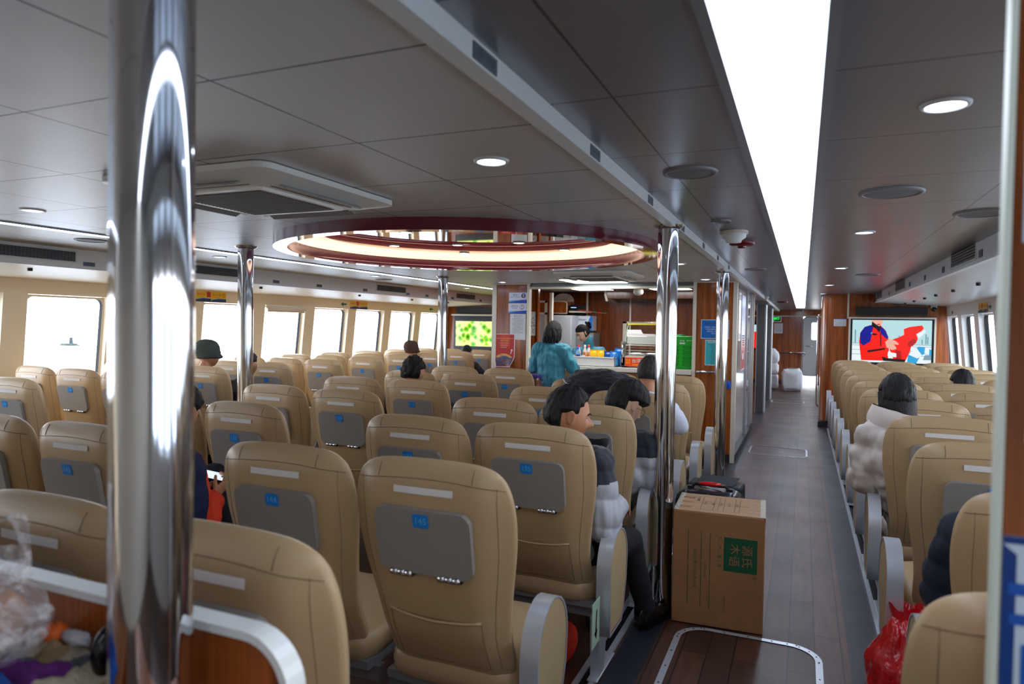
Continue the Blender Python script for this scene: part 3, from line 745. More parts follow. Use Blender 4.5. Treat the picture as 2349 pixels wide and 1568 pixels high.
# ---------------------------------------------------------------- yellow notices over the windows
M_YEL = mat('sign_yellow', (240, 196, 20), rough=.4); M_NAVY = mat('sign_navy', (28, 44, 92), rough=.4); M_RED = mat('sign_red', (205, 30, 34), rough=.4); M_LBLUE = mat('sign_light_blue', (60, 150, 215), rough=.4)
def yel(side, y, z, lab):
    x = wx(side, z); d = 1 if side < 0 else -1
    t = thing('notice_sign', lab, 'sign', (x+d*.004, y, z), group='yellow notices over the windows')
    for k, (tx, t2) in enumerate((('请勿吸烟', 'No smoking'), ('禁止吸烟', 'No smoking'))):
        o = (k-.5)*.235*(d)
        m = MB(); m.box(-.002, .002, o-.115, o+.115, -.065, .065, 0)
        u = V((0, d, 0))
        P = lambda a, b: V((d*.0025, o+d*a, b))
        m.add([P(-.115, -.065), P(.115, -.065), P(.115, -.03), P(0, -.028), P(-.115, -.045)], [(0, 1, 2, 3, 4)], 1)
        m.add([P(-.115, -.045), P(0, -.028), P(.115, -.03), P(.115, -.024), P(0, -.02), P(-.115, -.038)], [(0, 1, 2, 3, 4, 5)], 2)
        m.text(tx, P(-.03, .018), u, (0, 0, 1), .032, 3); m.text(t2, P(-.03, -.008), u, (0, 0, 1), .014, 3)
        if k == 0: m.add([P(.05, -.01), P(.11, -.01), P(.11, .055), P(.05, .055)], [(0, 1, 2, 3)], 3)
        else:
            for j in range(20):
                a, b = 2*PI*j/20, 2*PI*(j+1)/20
                m.add([P(.078+.024*math.cos(q)*w_, .018+.024*math.sin(q)*w_)+V((d*.0003, 0, 0)) for q, w_ in ((a, 1), (b, 1), (b, .8), (a, .8))], [(0, 1, 2, 3)], 3)
            m.add([P(.060, .033), P(.064, .037), P(.096, .003), P(.092, -.001)], [(0, 1, 2, 3)], 3)
        m.build('notice_panel', [M_YEL, M_NAVY, M_LBLUE, M_RED], t)
yel(-1, 6.18, 1.885, 'yellow pair of no-smoking notices above the windows beside the near pole')
yel(-1, 9.17, 1.885, 'yellow pair of no-smoking notices above the windows, halfway along')
yel(1, 10.05, 1.915, 'yellow pair of notices above the screen-side windows')
M_ARROW = mat('arrow_green', (18, 92, 60), rough=.5)
def arrow(side, y, z, lab, dr):
    x = wx(side, z); d = 1 if side < 0 else -1
    P = lambda a, b: V((0, a*dr, b))
    m = MB(); m.prism([P(-.07, -.012), P(.01, -.012), P(.01, -.035), P(.07, 0), P(.01, .035), P(.01, .012), P(-.07, .012)], (d*.003, 0, 0))
    o = m.build('arrow_sticker', M_ARROW, loc=(x, y, z)); tag(o, lab, 'arrow sign')
arrow(-1, 8.78, 1.885, 'dark green arrow sticker beside the far yellow notice', -1)
arrow(-1, 11.5, 1.885, 'dark green arrow sticker above the last window', -1)
arrow(1, 9.72, 1.915, 'dark green arrow sticker beside the screen-side yellow notice', -1)
arrow(1, 11.95, 1.9, 'small dark green arrow sticker above the last screen-side window', 1)

# ---------------------------------------------------------------- floor hatches
def hatch(x0, x1, y0, y1, wd, lab, r=.12, ring=True):
    cx, cy = (x0+x1)/2, (y0+y1)/2
    t = thing('floor_hatch', lab, 'floor hatch', (cx, cy, 0))
    o = rrect(x1-x0, y1-y0, r, 8); i = rrect(x1-x0-2*wd, y1-y0-2*wd, max(.02, r-wd), 8); n_ = len(o)
    m = MB(); m.add([(a, b, .0035) for a, b in o]+[(a, b, .0035) for a, b in i], [(k, (k+1) % n_, n_+(k+1) % n_, n_+k) for k in range(n_)])
    m.add([(a, b, .0) for a, b in o]+[(a, b, .0035) for a, b in o], [(k, (k+1) % n_, n_+(k+1) % n_, n_+k) for k in range(n_)])
    m.build('hatch_rim', M_ALU, t)
    if ring:
        s = MB(); 
        for k in range(0, n_, 2):
            a, b = o[k]; c_, d_ = i[k]; s.cyl(((a+c_)/2, (b+d_)/2), .0045, .0035, .0045, 8)
        for k in range(1, 6):
            for sx in (-1, 1): s.cyl((sx*((x1-x0)/2-wd/2), -(y1-y0)/2+(y1-y0)*k/6), .0045, .0035, .0045, 8); s.cyl((-(x1-x0)/2+(x1-x0)*k/6, sx*((y1-y0)/2-wd/2)), .0045, .0035, .0045, 8)
        s.build('screws', M_DARK, t)
    l = MB(); l.box(-.028, .028, -.028, .028, 0, .003, 0); l.tube([(.012*math.cos(R(a)), .012*math.sin(R(a)), .005) for a in range(0, 360, 40)], .002, 6, 1, closed=True); l.box(-.02, -.012, -.01, .01, .003, .005, 1)
    l.build('lift_ring', [M_GREYTRIM, M_CHROME], t, loc=(.02, -(y1-y0)*.14, 0))
hatch(-.575, .125, 2.72, 3.72, .032, 'wood-look floor hatch with screwed metal rim in front of the cardboard box', r=.16)
hatch(-.62, .09, 9.25, 9.95, .02, 'small metal-rimmed floor hatch in the aisle beside the kiosk')
hatch(-.62, .07, 16.1, 16.7, .03, 'far floor hatch in the aisle just short of the white sacks')
# ---------------------------------------------------------------- snack kiosk (a built-in room with a serving opening)
KY = 8.5; KB = 10.8; KX0, KX1 = -3.91, -.72
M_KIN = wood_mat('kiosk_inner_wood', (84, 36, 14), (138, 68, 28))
M_LWOOD = wood_mat('pale_counter_front', (178, 122, 76), (206, 152, 104), axis='X', rough=.35)
k = MB()
k.box(-3.87, -3.40, KY, KY+.05, .08, ZL).box(-1.20, -.765, KY, KY+.05, .08, ZL)      # front panels
k.box(-3.38, -1.22, KY+.10, KY+.14, .08, 1.03)                                         # below the counter
struct(k, 'wall_kiosk', M_WOOD); k = MB()

k2_ = MB(); k2_.box(KX0+.02, KX0+.06, KY+.05, KB, 0, ZL); struct(k2_, 'wall_kiosk_left', M_WOOD)
k2_ = MB(); k2_.box(-.80, -.765, KY+.05, 11.6, 0, ZL); struct(k2_, 'wall_kiosk_right', M_WOOD)
struct(MB().box(KX0, -.765, KB, KB+.04, 0, 2.3), 'wall_kiosk_back', M_KIN)
struct(MB().box(-3.37, -1.23, KY+.095, KY+.10, .55, 1.02), 'trim_6', M_LWOOD)
tr = MB()
for x0, x1 in ((-3.915, -3.855), (-3.405, -3.37), (-1.235, -1.195), (-.77, -.722)): tr.box(x0, x1, KY-.02, KY+.06, 0, ZL)
tr.box(-3.37, -1.235, KY-.012, KY+.05, 2.085, 2.112); tr.box(-3.87, -3.40, KY-.01, KY, ZL-.012, ZL); tr.box(-1.2, -.765, KY-.01, KY, ZL-.012, ZL)
tr.box(-.765, -.722, 11.56, 11.62, 0, ZR)
struct(tr, 'trim_7', M_CREAM)
struct(MB().box(-1.195, -.77, KY-.008, KY+.05, 0, .10).box(-.765, -.715, KY+.06, 11.56, 0, .09), 'baseboard_kiosk', M_DARK)
t = thing('roller_shutter', 'grey slatted roller shutter drawn up above the kiosk opening', 'shutter', (-2.30, KY+.03, 2.135))
MB().box(-1.07, 1.07, -.02, .05, -.02, .0).box(-1.07, 1.07, -.0, .05, .0, .022).build('shutter_slats', mat('shutter_grey', (120, 126, 126), rough=.4, metal=.5), t)
t = thing('counter_worktop', 'long white stone worktop of the snack kiosk', 'worktop', (-2.30, KY+.2, 1.03))
MB().box(-1.068, 1.062, -.26, .30, 0, .055).build('slab', mat('white_stone', (226, 222, 210), rough=.3, vary=.08, vscale=60), t, bevel=.005)
MB().box(-1.05, 1.045, -.095, -.08, -.3, 0).build('apron', M_LWOOD, t)
t = thing('wall_rail', 'short steel rail on the wood panel under the blue notice', 'handrail', (-1.0, KY-.03, 1.075))
MB().tube([(-.18, 0, 0), (.18, 0, 0)], .016, 10).box(-.17, -.15, 0, .03, -.01, .01).box(.15, .17, 0, .03, -.01, .01).build('rail_bar', M_CHROME, t)

# --- notices on the front of the kiosk
def sheet(name, x0, x1, z0, z1, y, label, cat, mats, draw, group=None, root=None):
    t = thing(name, label, cat, ((x0+x1)/2, y, (z0+z1)/2), group=group)
    W, H = x1-x0, z1-z0
    m = MB(); m.box(-W/2, W/2, -.002, 0, -H/2, H/2, 0)
    def P(a, b, l=1): return V((a*W/2, -.002-.0005*l, b*H/2))
    draw(m, P, W, H)
    m.build('printed_sheet', mats, t)
    return t
M_IND = mat('indigo_print', (34, 36, 104), rough=.4); M_BLUE2 = mat('royal_blue_print', (18, 70, 176), rough=.4)
ux, uz = (1, 0, 0), (0, 0, 1)
def disc(m, P, cx, cz, r, W, H, mi, l=2, n=20, r_in=None):
    for j in range(n):
        a, b = 2*PI*j/n, 2*PI*(j+1)/n
        q = lambda an, rr: P(cx+rr*math.cos(an)/(W/2), cz+rr*math.sin(an)/(H/2), l)
        if r_in: m.add([q(a, r_in), q(b, r_in), q(b, r), q(a, r)], [(0, 1, 2, 3)], mi)
        else: m.add([P(cx, cz, l), q(a, r), q(b, r)], [(0, 1, 2)], mi)
def sweep_(m, P):
    m.add([P(-1, -1), P(1, -1), P(1, -.38), P(.35, -.42), P(-1, -.62)], [(0, 1, 2, 3, 4)], 1)
    m.add([P(-1, -.9, 2), P(.4, -.45, 2), P(-.2, -.45, 2), P(-1, -.62, 2)], [(0, 1, 2, 3)], 2)
    m.add([P(-1, -.62, 2), P(.35, -.42, 2), P(.35, -.38, 2), P(-1, -.55, 2)], [(0, 1, 2, 3)], 3)
def d_bar(m, P, W, H):
    sweep_(m, P); m.text('吧台', P(-.3, .5, 2), ux, uz, .032, 4); m.text('BAR COUNTER', P(-.3, .12, 2), ux, uz, .02, 4)
    disc(m, P, .6, .38, .032, W, H, 4); m.add([P(.5, .6, 3), P(.7, .6, 3), P(.62, .3, 3), P(.58, .3, 3)], [(0, 3, 2, 1)], 0); m.add([P(.52, .12, 3), P(.68, .12, 3), P(.61, .3, 3), P(.59, .3, 3)], [(0, 1, 2, 3)], 0)
def d_inq(m, P, W, H):
    sweep_(m, P); m.text('咨询台', P(-.3, .42, 2), ux, uz, .036, 4); m.text('ASKING', P(-.3, .02, 2), ux, uz, .02, 4)
    disc(m, P, .5, .3, .034, W, H, 4, r_in=.028); m.add([P(.46, .6, 3), P(.54, .6, 3), P(.52, .15, 3), P(.48, .15, 3)], [(0, 3, 2, 1)], 4); disc(m, P, .5, -.02, .006, W, H, 4, 3, 8)
SM = [mat('sign_pale_lilac', (214, 216, 228), rough=.3), M_BLUE2, M_LBLUE, M_YEL, M_IND]
sheet('notice_sign', -3.675, -3.41, 1.90, 2.04, KY, 'white and blue bar counter sign with a goblet symbol', 'sign', SM, d_bar)
sheet('notice_sign', -3.68, -3.415, 1.755, 1.895, KY, 'white and blue enquiry desk sign with an exclamation symbol in a ring', 'sign', SM, d_inq)
def lines_(m, P, zs, a0, a1, H, mi, frac=.5, txt=None):
    for i, z in enumerate(zs):
        m.text('乘客须知请勿携带易燃易爆物品上船请照看好随身物品'[(i*3) % 9:][:14 if i % 4 else 9], P((a0+a1)/2, z, 1), ux, uz, .0115, mi)
def d_rules(m, P, W, H):
    m.text('服 务 须 知', P(0, .84), ux, uz, .024, 1); lines_(m, P, [.72-.085*i for i in range(15)], -.8, .8, H, 2)
sheet('paper_notice', -3.652, -3.425, 1.405, 1.752, KY, 'white sheet of small printed rules under the enquiry sign', 'notice', [M_PAPER, M_INK, mat('grey_print', (120, 124, 132), rough=.8)], d_rules)
# red curled poster
t = thing('red_poster', 'red curling poster with a golden hill and 2023, taped on the wood panel', 'poster', (-3.73, KY, 1.255))
m = MB(); W, H = .305, .45
def pp(a, b, l=0):
    w_ = 1-.30*smoothstep(-.3, -1, b)**1.2*(.5+.5*abs(a)); curl = .05*smoothstep(-.35, -1, b)*(a*a)
    return V((a*W/2*w_+(-.010 if b < -.5 else 0)*0, -.004-curl-.0006*l, b*H/2))
m.grid(lambda u, v: pp(u*2-1, v*2-1), 10, 16, 0); m.grid(lambda u, v: pp((u*2-1)*.93, (v*2-1)*.965, 1), 10, 16, 1)
m.grid(lambda u, v: pp((u*2-1)*.45+.1, .2+v*.72, 2), 4, 4, 2)
def hill(u, v):
    a = (u*2-1)*.93; top = -.18-.34*abs(a+.05)**2; return pp(a, -.55+(top+.55)*v, 2)
m.grid(hill, 16, 4, 3)
m.grid(lambda u, v: pp((u*2-1)*.90, -.60+(.28-.3*abs(u*2-1)**2)*v, 3), 16, 4, 4)
m.grid(lambda u, v: pp((u*2-1)*.9, -.93+.5*v, 3.5), 12, 6, 5)
for a0, b0, a1, b1 in ((-.3, -.4, .1, -.9), (.1, -.45, .25, -.9), (-.6, -.9, .7, -.55), (.3, -.9, .75, -.62)):
    m.tube([pp(a0+(a1-a0)*q/6, b0+(b1-b0)*q/6, 7) for q in range(7)], .0012, 4, 3)
def ptext(s, a, b, sz, mi):
    m.text(s, pp(a, b, 4), ux, uz, sz, mi)
ptext('全国安全生产月暨水上交通安全宣传', 0, .72, .0165, 6); ptext('和安全知识竞赛', 0, .60, .0165, 6)
for i, s_ in enumerate(('人人讲安全 个个会应急', '安全责任 重在落实', '畅通生命通道')): ptext(s_, -.05, .44-.13*i, .014, 7)
ptext('2023', -.35, -.28, .028, 8)
m.add([pp(.72+.09*math.cos(2*PI*q/14), .02+.07*math.sin(2*PI*q/14), 4) for q in range(14)], [tuple(range(14))], 7)
m.tube([pp(.70, -.06, 5), pp(.64, -.2, 5)], .006, 6, 7)
m.build('poster_sheet', [mat('poster_white', (224, 218, 226), rough=.3), mat('poster_red', (186, 28, 24), rough=.3), mat('poster_orange', (212, 62, 26), rough=.3), mat('poster_gold', (232, 168, 90), rough=.3), mat('poster_blue', (52, 84, 150), rough=.3), mat('poster_plum', (74, 62, 92), rough=.3), mat('poster_yellow', (250, 205, 110), rough=.3), M_PAPER, mat('poster_dark_gold', (150, 66, 30), rough=.3)], t)
# ink-drawing strip inside the opening
def d_ink(m, P, W, H):
    rnd = random.Random(3); m.text('海产', P(0, .85), ux, uz, .018, 1)
    for i in range(46):
        a, b = rnd.uniform(-.75, .7), rnd.uniform(-.78, .55); r = rnd.uniform(.03, .16)
        m.add([P(a+r*rnd.uniform(.6, 1.2)*math.cos(2*PI*q/7), b+r*.42*math.sin(2*PI*q/7), 1+i*.02) for q in range(7)], [tuple(range(7))], 1 if i % 3 else 2)
k2 = sheet('ink_drawing', -3.50, -3.40, 1.46, 1.79, KY+.3, 'narrow white paper strip with a dark ink drawing inside the kiosk opening', 'paper', [M_PAPER, mat('ink_grey', (92, 104, 110), rough=.8), M_INK], d_ink)
struct(MB().box(-3.56, -3.36, KY+.302, KY+.33, 1.08, 2.085).box(-3.37, -3.355, KY+.27, KY+.34, 1.08, 2.16), 'trim_8', [M_WOOD])
def d_blue(m, P, W, H):
    m.add([P(-.95, -.94), P(.95, -.94), P(.95, .94), P(-.95, .94)], [(0, 1, 2, 3)], 1)
    m.text('零食售货机公示', P(0, .55, 2), ux, uz, .036, 2)
    for i, s_ in enumerate(('旅客您好，本船售卖机商品明码标价', '如有疑问请咨询服务台工作人员', '服务时间：开航后至到港前', '祝您旅途愉快')): m.text(s_, P(.05, .2-.22*i, 2), ux, uz, .016, 3)
    rnd = random.Random(5)
    for i in range(14):
        a, b = rnd.uniform(-.9, .3), rnd.uniform(-.9, -.35); m.add([P(a, b, 2), P(a+.08, b+.03, 2), P(a+.12, b, 2), P(a+.05, b-.05, 2)], [(3, 2, 1, 0)], 4)
sheet('notice_poster', -1.137, -.812, 1.475, 1.705, KY, 'blue laminated notice with white text and dark fish, behind the steel pole', 'poster', [M_PAPER, mat('ocean_blue', (20, 112, 200), rough=.25), M_INK, M_PAPER, M_NAVY], d_blue)
def d_teal(m, P, W, H):
    m.add([P(-.93, -.96), P(.93, -.96), P(.93, .96), P(-.93, .96)], [(0, 1, 2, 3)], 1)
    m.text('吧台商品', P(0, .82, 2), ux, uz, .03, 3)
    for i, s_ in enumerate(('崂山矿泉水 饮料', '咖啡 奶茶', '方便面', '面包', '薯片', '火腿肠', '烤香肠', '花生瓜子', '巧克力', '纪念品明信片', '扑克牌', '充电宝', '晕船药')): m.text(s_, P(0, .64-.125*i, 2), ux, uz, .0145, 2)
sheet('price_list', -1.083, -.905, 1.155, 1.462, KY, 'turquoise laminated price list with white heading under the blue notice', 'poster', [M_PAPER, mat('turquoise', (64, 178, 190), rough=.25), M_INK, M_PAPER], d_teal)

# --- aisle side of the kiosk: light box, glass panel, tall poster
X = -.765
g = MB(); g.box(X, X+.012, KY+.06, 11.55, .09, ZL); struct(g, 'wall_kiosk_side', mat('glossy_wood_side', (128, 96, 84), rough=.08, coat=1))
t = thing('display_light_box', 'narrow white-framed light box with bright tubes on the kiosk side wall', 'light box', (X+.012, 8.9, 1.75))
MB().box(0, .03, -.16, -.12, -.27, .27).box(0, .03, .12, .16, -.27, .27).box(0, .03, -.16, .16, -.30, -.27).box(0, .03, -.16, .16, .27, .30).build('box_frame', M_WHITE, t)
MB().tube([(.02, -.06, -.2), (.02, -.06, .2)], .012, 8).tube([(.02, .06, -.2), (.02, .06, .2)], .012, 8).build('tube_light', mat('tube_glow', (240, 244, 255), emit=5), t)
t = thing('tall_poster', 'tall poster fading from blue to red on the kiosk side facing the aisle', 'poster', (X+.014, 9.75, 1.55))
m = MB()
m.box(0, .006, -.3, .3, -.5, .5, 0); m.box(.006, .007, -.29, .29, -.1, .49, 1); m.box(.006, .007, -.29, .29, -.49, -.1, 2); m.box(.007, .008, -.1, .1, -.36, -.28, 0)
for i in range(5): m.box(.007, .008, -.2+.03*i, .2-.02*i, -.05-.03*i, -.035-.03*i, 3)
m.build('poster_sheet', [M_PAPER, mat('poster_sky_violet', (150, 170, 230), rough=.2), mat('poster_coral', (224, 84, 100), rough=.2), M_INK], t)
for i, y in enumerate((10.35, 11.3)):
    tag(MB().box(0, .02, -.015, .015, .09, ZL-.002).build('panel_post', M_ALU, loc=(X+.013, y, 0)), '%s aluminium post on the glossy kiosk side wall' % ('nearer' if i == 0 else 'farther'), 'post')
tag(MB().box(-.006, .02, -.02, .02, -.12, .12).build('door_pull', M_ALU, loc=(X+.02, 10.9, .95)), 'short white pull handle low on the glossy kiosk side', 'handle')
t = thing('blue_glove', 'small bright blue rag tucked behind the steel pole on the wood panel', 'rag', (-.93+.13, KY-.03, .93))
MB().ell((0, 0, 0), (.025, .022, .05), 12, 10, fn=lambda p, d: p*(1+.35*noise.noise(d*3))).build('cloth', mat('bright_blue_cloth', (20, 90, 200), rough=.8), t)

# --- inside the kiosk
t = thing('wall_cupboard', 'small wooden wall cupboard with cream edging over the fridge', 'cupboard', (-3.62, KB-.2, 1.9))
MB().box(-.12, .13, -.2, .2, -.09, .09).build('cupboard_body', M_WOOD, t)
MB().tube([(-.13, -.2, .095), (.09, -.2, .095), (.125, -.2, .08), (.135, -.2, .05), (.135, -.2, -.095), (-.13, -.2, -.095)], .011, 6).build('cream_edging', M_CREAM, t)
t = thing('wicker_dome', 'dried palm-leaf fan basket on top of the wall cupboard', 'basket', (-3.6, KB-.22, 1.99))
m = MB(); m.grid(lambda u, v: V((.17*math.cos(PI*u)*(.2+.8*v), .1*math.sin(PI*2*u)*v*.4, .14*math.sin(PI*u)*v+.002)), 16, 4)
for q in range(9): a = PI*q/8; m.tube([(0, -.01, .01), (.17*math.cos(a), -.02, .145*math.sin(a)+.01)], .004, 5, 1)
m.build('leaf_fan', [mat('clear_wrap', (196, 186, 172), rough=.25), mat('cane', (206, 150, 84), rough=.5)], t)
t = thing('video_recorder', 'black box recorder on a bracket shelf beside the wall cupboard', 'recorder', (-3.36, KB-.2, 1.9))
MB().box(-.09, .09, -.16, .16, -.045, .045).build('recorder_case', M_BLACK, t); MB().box(-.07, .02, -.163, -.16, -.005, .005).build('display', mat('led_blue', (120, 160, 255), emit=2), t)
t = thing('bracket_shelf', 'small cream bracket shelf holding the recorder', 'shelf', (-3.34, KB-.18, 1.835)); MB().box(-.13, .15, -.16, .16, -.015, .012).build('shelf_board', M_CREAM, t); MB().box(-.12, .04, -.05, .16, -.07, -.015).build('bracket', M_DARK, t)
t = thing('red_stick', 'long red and green striped stick on the bracket shelf', 'stick', (-3.2, KB-.36, 1.862))
m = MB(); 
for q in range(6): m.tube([(-.12+.08*q, 0, -.0-.009*q), (-.12+.08*(q+1), 0, -.0-.009*(q+1))], .007, 6, q % 2 if q > 1 else 0)
m.build('stick', [M_RED, mat('stick_green', (28, 120, 80), rough=.4)], t)
t = thing('fridge', 'tall pale grey fridge at the back of the kiosk', 'fridge', (-3.58, KB-.32, 0))
MB().box(-.25, .25, -.3, .3, 0, 1.77).build('fridge_body', mat('fridge_grey', (196, 200, 206), rough=.35), t, bevel=.012); MB().box(-.245, .245, -.318, -.302, .02, 1.76).build('fridge_door', MATS['fridge_grey'], t, bevel=.006)
MB().box(.20, .22, -.335, -.318, .9, 1.25).build('fridge_handle', M_GREYTRIM, t)
t = thing('water_purifier', 'white and blue wall water purifier marked in blue, beside the fridge', 'water purifier', (-3.22, KB-.14, 1.655))
m = MB(); m.box(-.12, .12, -.12, .12, -.12, .115, 0); m.add([(.12, -.1215, -.12), (.12, -.1215, .115), (.09, -.1215, .115), (.03, -.1215, -.02), (-.10, -.1215, -.12)], [(0, 1, 2, 3, 4)], 1)
m.text('Haier', (-.045, -.1225, .055), ux, uz, .055, 2); m.build('purifier_case', [mat('white_enamel', (216, 224, 234), rough=.2), mat('purifier_blue', (40, 120, 205), rough=.2), M_IND], t, bevel=.004)
t = thing('back_cabinet', 'grey metal cabinet under the water purifier', 'cabinet', (-3.2, KB-.2, 0)); MB().box(-.15, .16, -.19, .19, 0, 1.50).build('cabinet_body', mat('cabinet_grey', (150, 152, 152), rough=.4, metal=.3), t); MB().box(-.11, .12, -.2, -.192, .95, 1.40).build('cabinet_door', MATS['cabinet_grey'], t, bevel=.004); MB().box(-.06, -.045, -.22, -.2, 1.0, 1.1).build('cabinet_handle', M_DARK, t)
t = thing('inner_door', 'narrow wooden inner door with a pale window, left end of the kiosk', 'door', (-3.74, KY+1.2, 0))
MB().box(-.12, .22, 0, .04, 0, 2.1).build('door_leaf', M_WOOD, t); MB().box(-.12, .18, -.012, 0, 1.33, 1.37).box(-.12, .18, -.012, 0, 1.77, 1.80).box(.14, .18, -.012, 0, 1.33, 1.98).box(-.12, .18, -.012, 0, 1.95, 1.98).box(.22, .26, -.02, .05, 0, 2.1).build('door_trim', M_CREAM, t)
MB().box(-.11, .14, -.006, 0, 1.37, 1.77).build('door_window', mat('frosted_pane', (186, 188, 192), rough=.3), t)
struct(MB().box(-3.28, -3.25, KB-.012, KB, 0, 2.3).box(-2.56, -2.535, KB-.012, KB, 1.0, 2.2).box(-2.66, -2.0, KB-.03, KB, 1.66, 1.69).box(-2.66, -2.60, KB-.03, KB, 1.0, 1.69), 'trim_9', M_CREAM)
t = thing('shutter_housing', 'dark wooden pelmet running across the kiosk back wall', 'pelmet', (-2.1, KB-.28, 2.10)); MB().box(-.75, .9, -.15, .26, -.06, .06).build('pelmet_board', M_KIN, t)
for i, x in enumerate((-.76, .74)): MB().prism([(x, -.17, .06), (x, -.17, .0), (x+.02, -.15, -.1), (x+.05, -.15, -.1), (x+.03, -.17, .06)], (0, .1, 0)).build('pelmet_bracket', M_CREAM, t)
t = thing('security_camera', 'white dome camera with two dark lenses inside the kiosk', 'camera', (-2.18, KY+1.2, 2.10))
MB().lathe([(.06, .06), (.075, .0), (.06, -.03), (.03, -.045), (.001, -.05)], n=24).build('dome', M_WHITE, t)
for sx in (-1, 1): MB().ell((sx*.022, -.055, -.005), (.014, .01, .014), 12, 8).build('lens', M_BLACK, t)
MB().box(-.02, .02, -.02, .02, .05, .065).build('camera_mount', M_WHITE, t)
t = thing('downlight', 'round downlight just inside the kiosk opening', 'ceiling light', (-3.02, KY+.75, ZL)); MB().lathe([(.062, .0), (.06, -.006), (.05, -.008)], n=24).build('bezel', M_WHITE, t); MB().lathe([(.048, -.004), (.0005, -.004)], n=24).build('diffuser', MATS['downlight_diffuser'], t)
t = thing('downlight', 'round downlight above the green locker inside the kiosk', 'ceiling light', (-1.7, KY+1.3, ZL)); MB().lathe([(.062, .0), (.06, -.006), (.05, -.008)], n=24).build('bezel', M_WHITE, t); MB().lathe([(.048, -.004), (.0005, -.004)], n=24).build('diffuser', MATS['downlight_diffuser'], t)

for i, (x, y) in enumerate(((-2.9, 9.75), (-1.75, 9.75))):  # added lights, unseen behind the top beam, to brighten the kiosk inside
    t = thing('square_panel_light', 'added square fill light brightening the kiosk inside, over the %s' % ('fridge side' if i == 0 else 'green locker side'), 'ceiling light', (x, y, ZL))
    MB().box(-.30, .30, -.30, .30, -.008, 0).build('light_frame', M_WHITE, t); MB().box(-.27, .27, -.27, .27, -.011, -.008).build('diffuser', mat('kiosk_fill_diffuser', (255, 255, 255), emit=9), t)
# green charger locker on the counter
M_GRN = mat('locker_green', (20, 176, 44), rough=.3); M_GRN2 = mat('locker_green_dark', (10, 112, 34), rough=.4)
t = thing('charger_locker', 'bright green power bank locker with ten slots on the counter end', 'locker', (-1.42, KY+.32, 1.086))
m = MB(); m.box(-.185, .185, -.12, .12, 0, .41, 0); m.build('locker_body', M_GRN, t, bevel=.014, seg=3)
MB().lathe([(.075, 0), (.07, .018), (.001, .022)], c=(-.01, 0, .41), n=24).build('locker_cap', mat('cap_green', (70, 200, 110), rough=.3), t)
for i in range(6):
    for sx in (-1, 1):
        m = MB(); o = rrect(.10, .026, .012, 3); m.prism([(a, 0, b) for a, b in o], (0, -.006, 0), 0); m.prism([(a*.82, -.0062, b*.5) for a, b in o], (0, -.001, 0), 1)
        z = .275-.042*i-(.012 if i > 2 else 0); m.build('charging_slot', [M_GRN2, M_GRN], t, loc=(sx*.075+.015, -.12, z))
m = MB(); m.text('街电', (.03, -.1215, .35), ux, uz, .03, 0); m.text('共享充电宝', (.12, -.1215, .355), ux, uz, .016, 0); m.box(.0, .065, -.1212, -.1205, .312, .33, 0); m.build('locker_label', M_PAPER, t)
# sausage warmer
M_ORANGE = mat('warmer_orange', (232, 70, 18), rough=.3)
t = thing('sausage_warmer', 'glass sausage warmer with curved top, white panel and orange front reading 台湾烤香肠', 'food warmer', (-1.875, KY+.2, 1.086))
MB().box(-.26, .26, -.14, .16, .02, .135).build('warmer_base', M_ALU, t, bevel=.004)
m = MB(); m.box(-.20, .26, -.146, -.14, .018, .132, 0); m.text('台湾烤香肠', (.03, -.1475, .085), ux, uz, .058, 1); m.text('深圳热线 0755-2800', (-.005, -.1475, .035), ux, uz, .024, 2); m.text('热卖', (-.16, -.1475, .092), ux, uz, .03, 2); m.text('推荐', (-.16, -.1475, .058), ux, uz, .03, 2)
m.build('front_sign', [M_ORANGE, M_PAPER, M_YEL], t)
for sx in (-.24, .24): MB().box(sx-.02, sx+.02, -.1, .12, 0, .02).build('foot', M_BLACK, t)
prof = [(-.135, .14), (-.13, .26), (-.11, .38), (-.06, .49), (.0, .54), (.15, .545)]
gm = MB(); gm.grid(lambda u, v: V((-.20+.46*u, prof[min(int(v*5), 4)][0]*(1-(v*5-min(int(v*5), 4)))+prof[min(int(v*5), 4)+1][0]*(v*5-min(int(v*5), 4)), prof[min(int(v*5), 4)][1]*(1-(v*5-min(int(v*5), 4)))+prof[min(int(v*5), 4)+1][1]*(v*5-min(int(v*5), 4)))), 1, 5)
gm.build('curved_glass', glass_mat('tinted_glass', (.9, .95, .93), .1), t)
m = MB(); 
for x in (-.20, .26): m.tube([(x, a, b) for a, b in prof], .005, 6)
m.build('glass_edge', mat('green_edge', (150, 190, 170), rough=.2), t)
MB().box(-.20, .26, -.05, .15, .545, .56).build('top_plate', mat('yellow_top', (226, 214, 60), rough=.4), t)
m = MB(); m.prism([(-.195, -.1, .30), (.24, -.1, .30), (.20, -.1, .38), (.16, -.1, .43), (-.185, -.1, .435)], (0, .005, 0)); m.build('menu_card', mat('white_card', (236, 232, 224), rough=.5), t)
MB().tube([(-.195, -.125, .285), (.25, -.125, .285)], .007, 6).tube([(-.195, -.11, .215), (.25, -.11, .215)], .006, 6).box(-.19, .25, -.13, -.11, .135, .155).build('glass_rail', M_CREAM, t)
MB().box(-.255, -.205, -.14, -.02, .02, .33).tube([(-.235, -.15, .06), (-.235, -.165, .14), (-.235, -.165, .22), (-.235, -.15, .30)], .008, 6).build('side_handle', M_CHROME, t)
for i in range(7): MB().tube([(-.15, -.07+.03*i, .17), (.22, -.07+.03*i, .17)], .011, 10).build('roller', M_CHROME, t)
t = thing('plastic_sheet', 'crumpled clear and yellow plastic sheet lying on the warmer top', 'plastic sheet', (-1.86, KY+.25, 1.655))
